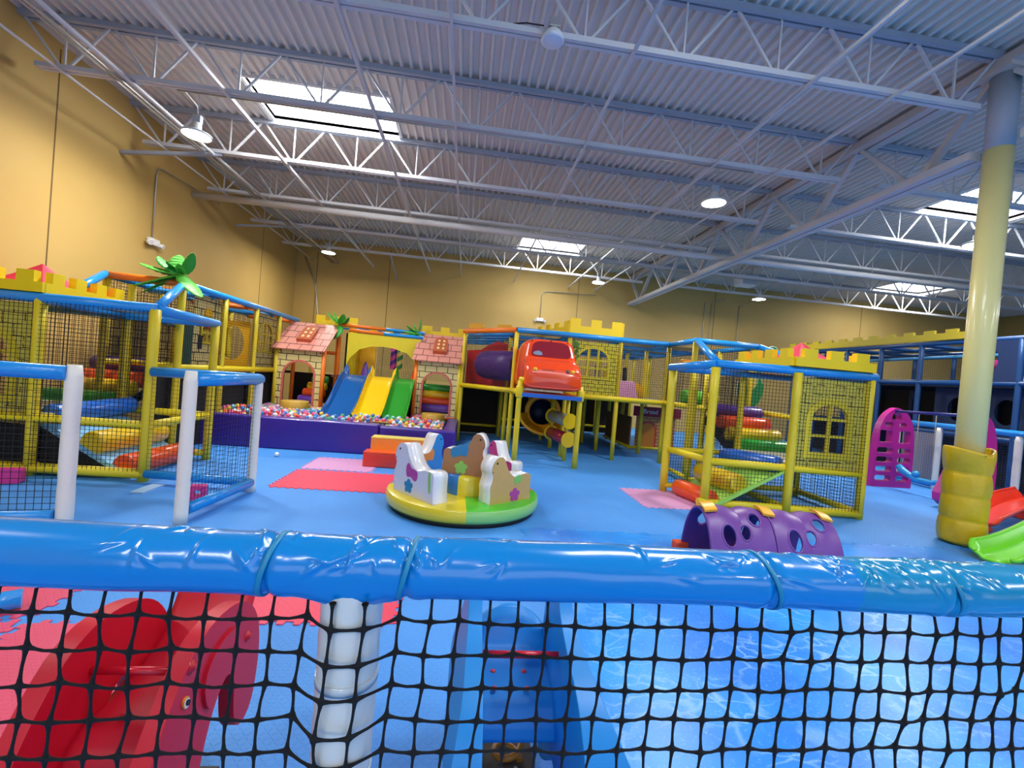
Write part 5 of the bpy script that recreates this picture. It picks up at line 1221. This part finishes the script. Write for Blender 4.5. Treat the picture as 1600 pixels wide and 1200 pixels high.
RC.rail((3.5, 6.06, .09), (5.98, YF2, .07), YEL, .06); RC.rail((3.62, 6.06, .69), (5.97, YF2, .66), YEL, .055); RC.rail((3.42, 6.97, .70), (3.62, 6.1, .70), YEL, .05)
RC.rail((3.42, 6.97, .69), (4.8, YB2, .68), YEL, .045); RC.rail((4.82, YF2, .09), (4.82, YB2, .09), YEL, .05); RC.rail((5.97, YF2, .09), (5.97, YB2, .09), YEL, .05); RC.rail((4.8, YB2, .12), (5.97, YB2, .1), YEL, .05)
RC.rail((3.40, 6.95, .11), (3.72, 6.9, .11), YEL, .04); RC.rail((5.97, 7.2, 1.36), (5.93, 8.35, 1.38), YEL, .05); RC.rail((4.12, 7.5, .12), (4.6, 7.3, .12), YEL, .04); RC.rail((4.12, 7.55, .12), (4.2, 8.4, .1), YEL, .04)
RC.net((3.60, 6.04), (5.97, YF2-.05), .1, 2.06); RC.net((3.40, 6.97), (4.8, YB2), .1, 2.0); RC.net((5.97, YF2), (5.97, YB2), .1, 2.06); RC.net((4.8, 7.2), (4.8, 8.4), .7, 2.0); RC.net((4.8, YB2), (5.97, YB2), .1, .66)
window_panel(RC, (4.86, YF2+.03), (5.92, YF2+.02), .72, 2.02, STONE, (.22, .76, .17, .55), mull=(1, 2), fw_=.09)
RC.part('white_deck', MB().box((4.75, 6.02, .72), (5.92, 7.25, .755)), CRM)
RC.part('ramp', MB().prism([[(4.78, .66), (3.60, .03), (3.66, .0), (4.78, .62)][::-1]], 1.02, (0, 6.48, 0), (1, 0, 0), (0, 0, 1)), LGV)
RC.part('stair_base', MB().prism([[(7.2, .62), (8.4, 1.22), (8.4, 1.05), (7.2, .45)]], 1.05, (5.38, 0, 0), (0, 1, 0), (0, 0, 1)), NAVYP)
for (y, z, m, nm) in ((8.22, 1.36, PUV, 'violet'), (7.94, 1.16, ORV, 'orange'), (7.64, .97, YLV, 'yellow'), (7.34, .80, GRV, 'green')):
    roller((4.86, y, z), (5.88, y, z), .13, m, nm+' foam roller in the stair of the right castle')
roller((3.97, 6.90, .38), (4.10, 6.03, .38), .15, YLV, 'yellow foam roller across the lime green ramp')
roller((3.56, 6.80, .13), (3.72, 6.05, .13), .13, ORV, 'orange foam roller at the foot of the lime green ramp')
roller((4.38, 6.95, .68), (4.70, 6.03, .71), .12, BLV, 'blue foam roller at the top of the lime green ramp')
t = thing('turret_battlement', (5.3, 6.5, 2.15), 'yellow castle battlement round the right castle turret', 'battlement')
battlement(t, (4.72, YF2), (5.98, YF2-.02), 2.178, .13, .13, 3, e=.6); battlement(t, (4.72, YF2), (4.72, 7.30), 2.178, .13, .13, 4, e=.5); battlement(t, (5.93, YF2), (5.93, 7.25), 2.178, .13, .13, 3, e=.5); battlement(t, (4.72, 7.3), (5.95, 7.25), 2.178, .13, .13, 3, e=.5)
one('turret_roof', pyramid(4.80, 5.88, 6.02, 7.2, 2.2, 2.62), ROOFR, 'red canvas turret roof rising inside the right castle battlement', 'roof')
# cactus cut-out
t = thing('cactus_cutout', (5.15, 8.5, 1.5), 'green cactus shaped foam cut-out with a yellow face disc', 'decoration')
obj('cactus', MB().prism([smoothpoly([(-.10, 0), (-.24, .25), (-.27, .5), (-.20, .55), (-.18, .8), (-.1, .98), (.12, 1.0), (.2, .85), (.2, .6), (.30, .52), (.27, .3), (.14, .05)], 2)], .05, (5.86, 8.56, 1.42), (1, 0, 0), (0, 0, 1)), mat('cactus_green', '2E9A48', .45), t)
obj('outline', MB().prism([smoothpoly([(-.12, -.02), (-.27, .25), (-.30, .5), (-.23, .57), (-.21, .8), (-.12, 1.01), (.14, 1.03), (.23, .85), (.23, .62), (.33, .52), (.30, .3), (.15, .02)], 2)], .03, (5.86, 8.59, 1.42), (1, 0, 0), (0, 0, 1)), mat('cream_outline', 'E6E6D0', .5), t)
obj('face_disc', MB().prism([arc(0, .62, .13, 0, 360, 24, .2)[:-1]], .02, (5.86, 8.525, 1.42), (1, 0, 0), (0, 0, 1)), mat('pale_yellow_board', 'E6D878', .5), t)
t = thing('round_sign', (5.75, 8.6, 2.8), 'small round green and white disc above the right top rail', 'decoration')
obj('disc', MB().prism([arc(0, 0, .11, 0, 360, 26)[:-1]], .03, (5.95, 8.1, 2.60), (1, 0, 0), (0, 0, 1)), mat('white_disc', 'E6F0E6', .5), t)
obj('ring', MB().prism([arc(0, 0, .095, 0, 360, 26)[:-1], arc(0, 0, .055, 0, 360, 26)[:-1][::-1]], .036, (5.95, 8.1, 2.60), (1, 0, 0), (0, 0, 1)), mat('cactus_green', '2E9A48', .45), t)
obj('stem', MB().tube((5.95, 8.11, 2.1), (5.95, 8.11, 2.52), .015, 8), YEL, t)

# ------------------------------------------------------------------ BIG NAVY STRUCTURE
BS = Frame('climbing_structure', (12.5, 9.5, 0), 'big three-level navy blue play frame along the right side', 'play structure')
BX = 12.0; BY = [6.0, 7.25, 8.42, 9.40, 10.56, 11.7, 12.85, 14.0, 15.1]
DKB = mat('dark_navy_sleeve', '0F3C6C', .45, vary=.1)
for k, y in enumerate(BY):
    BS.post(BX, y, 3.45, r=.06, m=NAVY if k < 4 else DKB); BS.post(14.4, y, 3.45, r=.055, m=NAVY)
    BS.rail((BX, y, 3.45), (14.4, y, 3.45), NAVY, .05); BS.rail((BX, y, 2.45), (14.4, y, 2.45), DKB, .05)
for x in (BX, 13.2, 14.4):
    BS.rail((x, 6.0, 3.47), (x, 15.1, 3.47), NAVY, .06); BS.rail((x, 6.0, 2.46), (x, 15.1, 2.46), NAVY, .06); BS.rail((x, 6.0, 1.2), (x, 15.1, 1.2), DKB, .055)
BS.rail((13.2, 6, 3.3), (13.2, 15.1, 3.2), mat('light_blue_sleeve', '48A0E0', .4), .045)
BS.deck(BX, 14.4, 6.0, 15.1, 2.42, NAVYP); BS.deck(BX, 14.4, 6.0, 15.1, 1.17, NAVYP)
BS.part('back_dark_sheet', MB().box((14.5, 6.0, .0), (14.52, 15.1, 2.4)), NAVYP); BS.part('lower_cloth', MB().box((13.0, 6.0, .02), (13.02, 15.1, 1.15)), mat('navy_cloth', '0C1C34', .8))
BS.net((14.4, 6.0), (14.4, 15.1), 2.5, 3.45, NETG, .06); BS.net((BX, 6.0), (BX, 8.42), 2.5, 3.45, NETG, .06); BS.net((BX, 6.0), (BX, 7.25), .1, 2.4, NETG, .06)
BS.part('hole_panel', MB().prism([rect(0, 1.03, 0, .98), arc(.55, .52, .19, 0, 360, 24, .30)[:-1][::-1]], .04, (BX-.03, 8.42-.0+.02, 2.48), (0, 1, 0), (0, 0, 1)), mat('navy_star_print', '0F2A54', .5))
for (y0, hy) in ((9.42, .55), (8.45, .5)):
    BS.part('hole_panel', MB().prism([rect(0, 1.1 if y0 > 9 else .93, 0, 1.2), arc(hy, .62, .22, 0, 360, 24, .30)[:-1][::-1]], .04, (BX+.5, y0, 1.2), (0, 1, 0), (0, 0, 1)), mat('navy_star_print', '0F2A54', .5))
t = thing('castle_battlement', (12.0, 11, 3.52), 'long olive-yellow battlement along the top of the navy frame', 'battlement')
battlement(t, (BX-.05, 9.15), (BX-.05, 15.3), 3.54, .17, .09, 12, m=mat('olive_yellow_board', 'B09C22', .5), th=.07)
one('foam_ball', MB().sphere((13.2, 8.9, 1.62), .22, 20, 12, (1, 1, 1.1)), dots('orange_dotted_ball', 'E8941C', 'C87410'), 'orange dimpled ball hanging inside the middle level of the navy frame', 'ball')
one('foam_roller', MB().roll((12.8, 9.7, 3.0), (13.6, 9.3, 2.95), .12, 16), mat('hot_pink_plastic', 'D8358A', .4), 'pink foam roller on the top level of the navy frame', 'foam roller')
one('foam_roller', MB().roll((13.0, 9.6, 2.6), (13.6, 9.4, 2.6), .13, 16), mat('lime_foam', 'B8D83C', .4), 'lime foam roller low on top level of the navy frame', 'foam roller')

# ------------------------------------------------------------------ MAGENTA SWING SET
MAGP = mat('magenta_rotomoulded_plastic', 'C4208C', .4, bump=(50, .04))
t = thing('swing_set', (9.2, 7.8, 0), 'magenta plastic swing frame with ladder-like end panels and navy bar', 'swing set')
def endpanel(y, x0, x1, slots=True):
    w = x1-x0
    out = smoothopen([(w, 0), (w, .5), (w*.99, 1.0), (w*.94, 1.35), (w*.78, 1.60), (w*.55, 1.72), (w*.42, 1.70), (w*.2, 1.52), (w*.08, 1.2), (w*.04, .8), (0.0, .3), (0, 0)], 2)
    holes = []
    if slots:
        for k in range(4):
            z = .13+.20*k; holes += [rrect(w*.08, w*.48, z, z+.12, .05), rrect(w*.60, w*.92, z, z+.12, .05)]
        holes += [rrect(w*.12, w*.42, .96, 1.22, .03), rrect(w*.60, w*.88, .96, 1.22, .03), rrect(w*.22, w*.42, 1.30, 1.40, .045), rrect(w*.58, w*.76, 1.30, 1.40, .045), archway(w*.38, w*.62, 1.46, 1.50, 8)]
    b = MB().prism([out]+[h[::-1] for h in holes], .14, (x0, y, 0), (1, 0, 0), (0, 0, 1)); return b
obj('end_panel', endpanel(8.6, 8.78, 9.74), MAGP, t, bevel=.012, label='far end panel with slots')
def leg(x0, x1, xt0, xt1): return MB().prism([smoothpoly([(x0, 0), (x1, 0), (xt1, 1.5), ((xt0+xt1)/2, 1.74), (xt0, 1.5)], 2)], .14, (0, 7.0, 0), (1, 0, 0), (0, 0, 1))
obj('end_panel', MB().prism([smoothpoly([(8.38, 0), (9.58, 0), (9.62, .8), (9.52, 1.5), (9.3, 1.74), (9.12, 1.66), (8.95, 1.3), (8.7, .7)], 2), smoothpoly([(8.9, .15), (9.3, .15), (9.3, 1.2), (9.12, 1.2)], 2)[::-1]], .14, (0, 7.0, 0), (1, 0, 0), (0, 0, 1)), MAGP, t, bevel=.012, label='near end panel behind the column')
obj('top_bar', MB().tube((9.22, 8.65, 1.64), (9.30, 6.98, 1.67), .03, 14), mat('navy_bar', '2A2C7C', .35), t)
obj('seat_glider', MB().path([(9.2, 8.35, .50), (9.2, 8.25, .42), (9.22, 8.0, .30), (9.25, 7.7, .30), (9.25, 7.5, .36)], [.06, .07, .05, .05, .06], 12), mat('sky_blue_plastic', '2C9AD8', .35), t)
for y in (8.05, 7.72): obj('rope', MB().tube((9.23, y, 1.62), (9.23, y, .32), .008, 6), mat('beige_rope', 'A89C8C', .8), t)
obj('seat_knob', MB().sphere((9.22, 8.0, .40), .07, 12, 8), mat('sky_blue_plastic', '2C9AD8', .35), t)
# ------------------------------------------------------------------ red and green slides at the right edge
def toyslide(pts, w, m, label, name='toy_slide'):
    """pts: centre line of the chute from its foot upwards"""
    t = thing(name, pts[0], label, 'slide'); P = [Vector(p) for p in pts]
    def cl(v):
        k = v*(len(P)-1); i = min(len(P)-2, int(k)); f = k-i
        p0 = P[max(0, i-1)]; p1 = P[i]; p2 = P[i+1]; p3 = P[min(len(P)-1, i+2)]
        q = .5*((2*p1)+(p2-p0)*f+(2*p0-5*p1+4*p2-p3)*f*f+(3*p1-p0-3*p2+p3)*f**3); return q
    def f(u, v):
        c = cl(v); d = (cl(min(1, v+.02))-cl(max(0, v-.02))); s_ = Vector((d.y, -d.x, 0)).normalized(); k = (u-.5)*2; a = abs(k)
        ww = w/2*(1 if v > .12 else sqrt(max(.0, 1-((.12-v)/.12)**2))*.35+.65)
        return c+s_*(k*ww)+Vector((0, 0, .15*max(0, (a-.55)/.45)**.7*(1 if v > .1 else .35+.65*v/.1) if a > .55 else 0))
    obj('chute', MB().grid(f, 36, 60), m, t, solid=.025)
    for e in (0, 1): obj('rim', MB().path([f(e, i/40) for i in range(41)], .024, 8), m, t)
    obj('rim', MB().path([f(i/20, 0) for i in range(21)], .024, 8), m, t)
    return t
toyslide([(7.52, 5.65, .09), (7.85, 5.78, .13), (8.4, 5.98, .20), (9.0, 6.2, .29), (9.8, 6.5, .33)], .5, mat('orange_red_slide', 'EE3C12', .3, coat=.3), 'orange-red toy slide behind the padded column foot')
tl = toyslide([(6.10, 4.36, .05), (6.40, 4.43, .06), (6.80, 4.53, .11), (7.3, 4.66, .22), (7.9, 4.82, .40)], .46, mat('lime_slide', '7AD81C', .28, coat=.35), 'lime green toy slide at the right edge')
obj('support', MB().box((7.7, 4.55, 0), (8.0, 5.0, .34)), mat('lime_slide', '7AD81C', .28, coat=.35), tl, bevel=.03)
ts = bpy.data.objects['toy_slide'] if 'toy_slide' in bpy.data.objects else None
if ts: obj('support', MB().box((9.5, 6.2, 0), (9.85, 6.75, .30)), mat('orange_red_slide', 'EE3C12', .3, coat=.3), ts, bevel=.03); obj('foot', MB().box((7.6, 5.6, 0), (7.8, 5.85, .08)), mat('orange_red_slide', 'EE3C12', .3, coat=.3), ts, bevel=.02)
for o in bpy.data.objects:
    if '_w' in o: del o['_w']
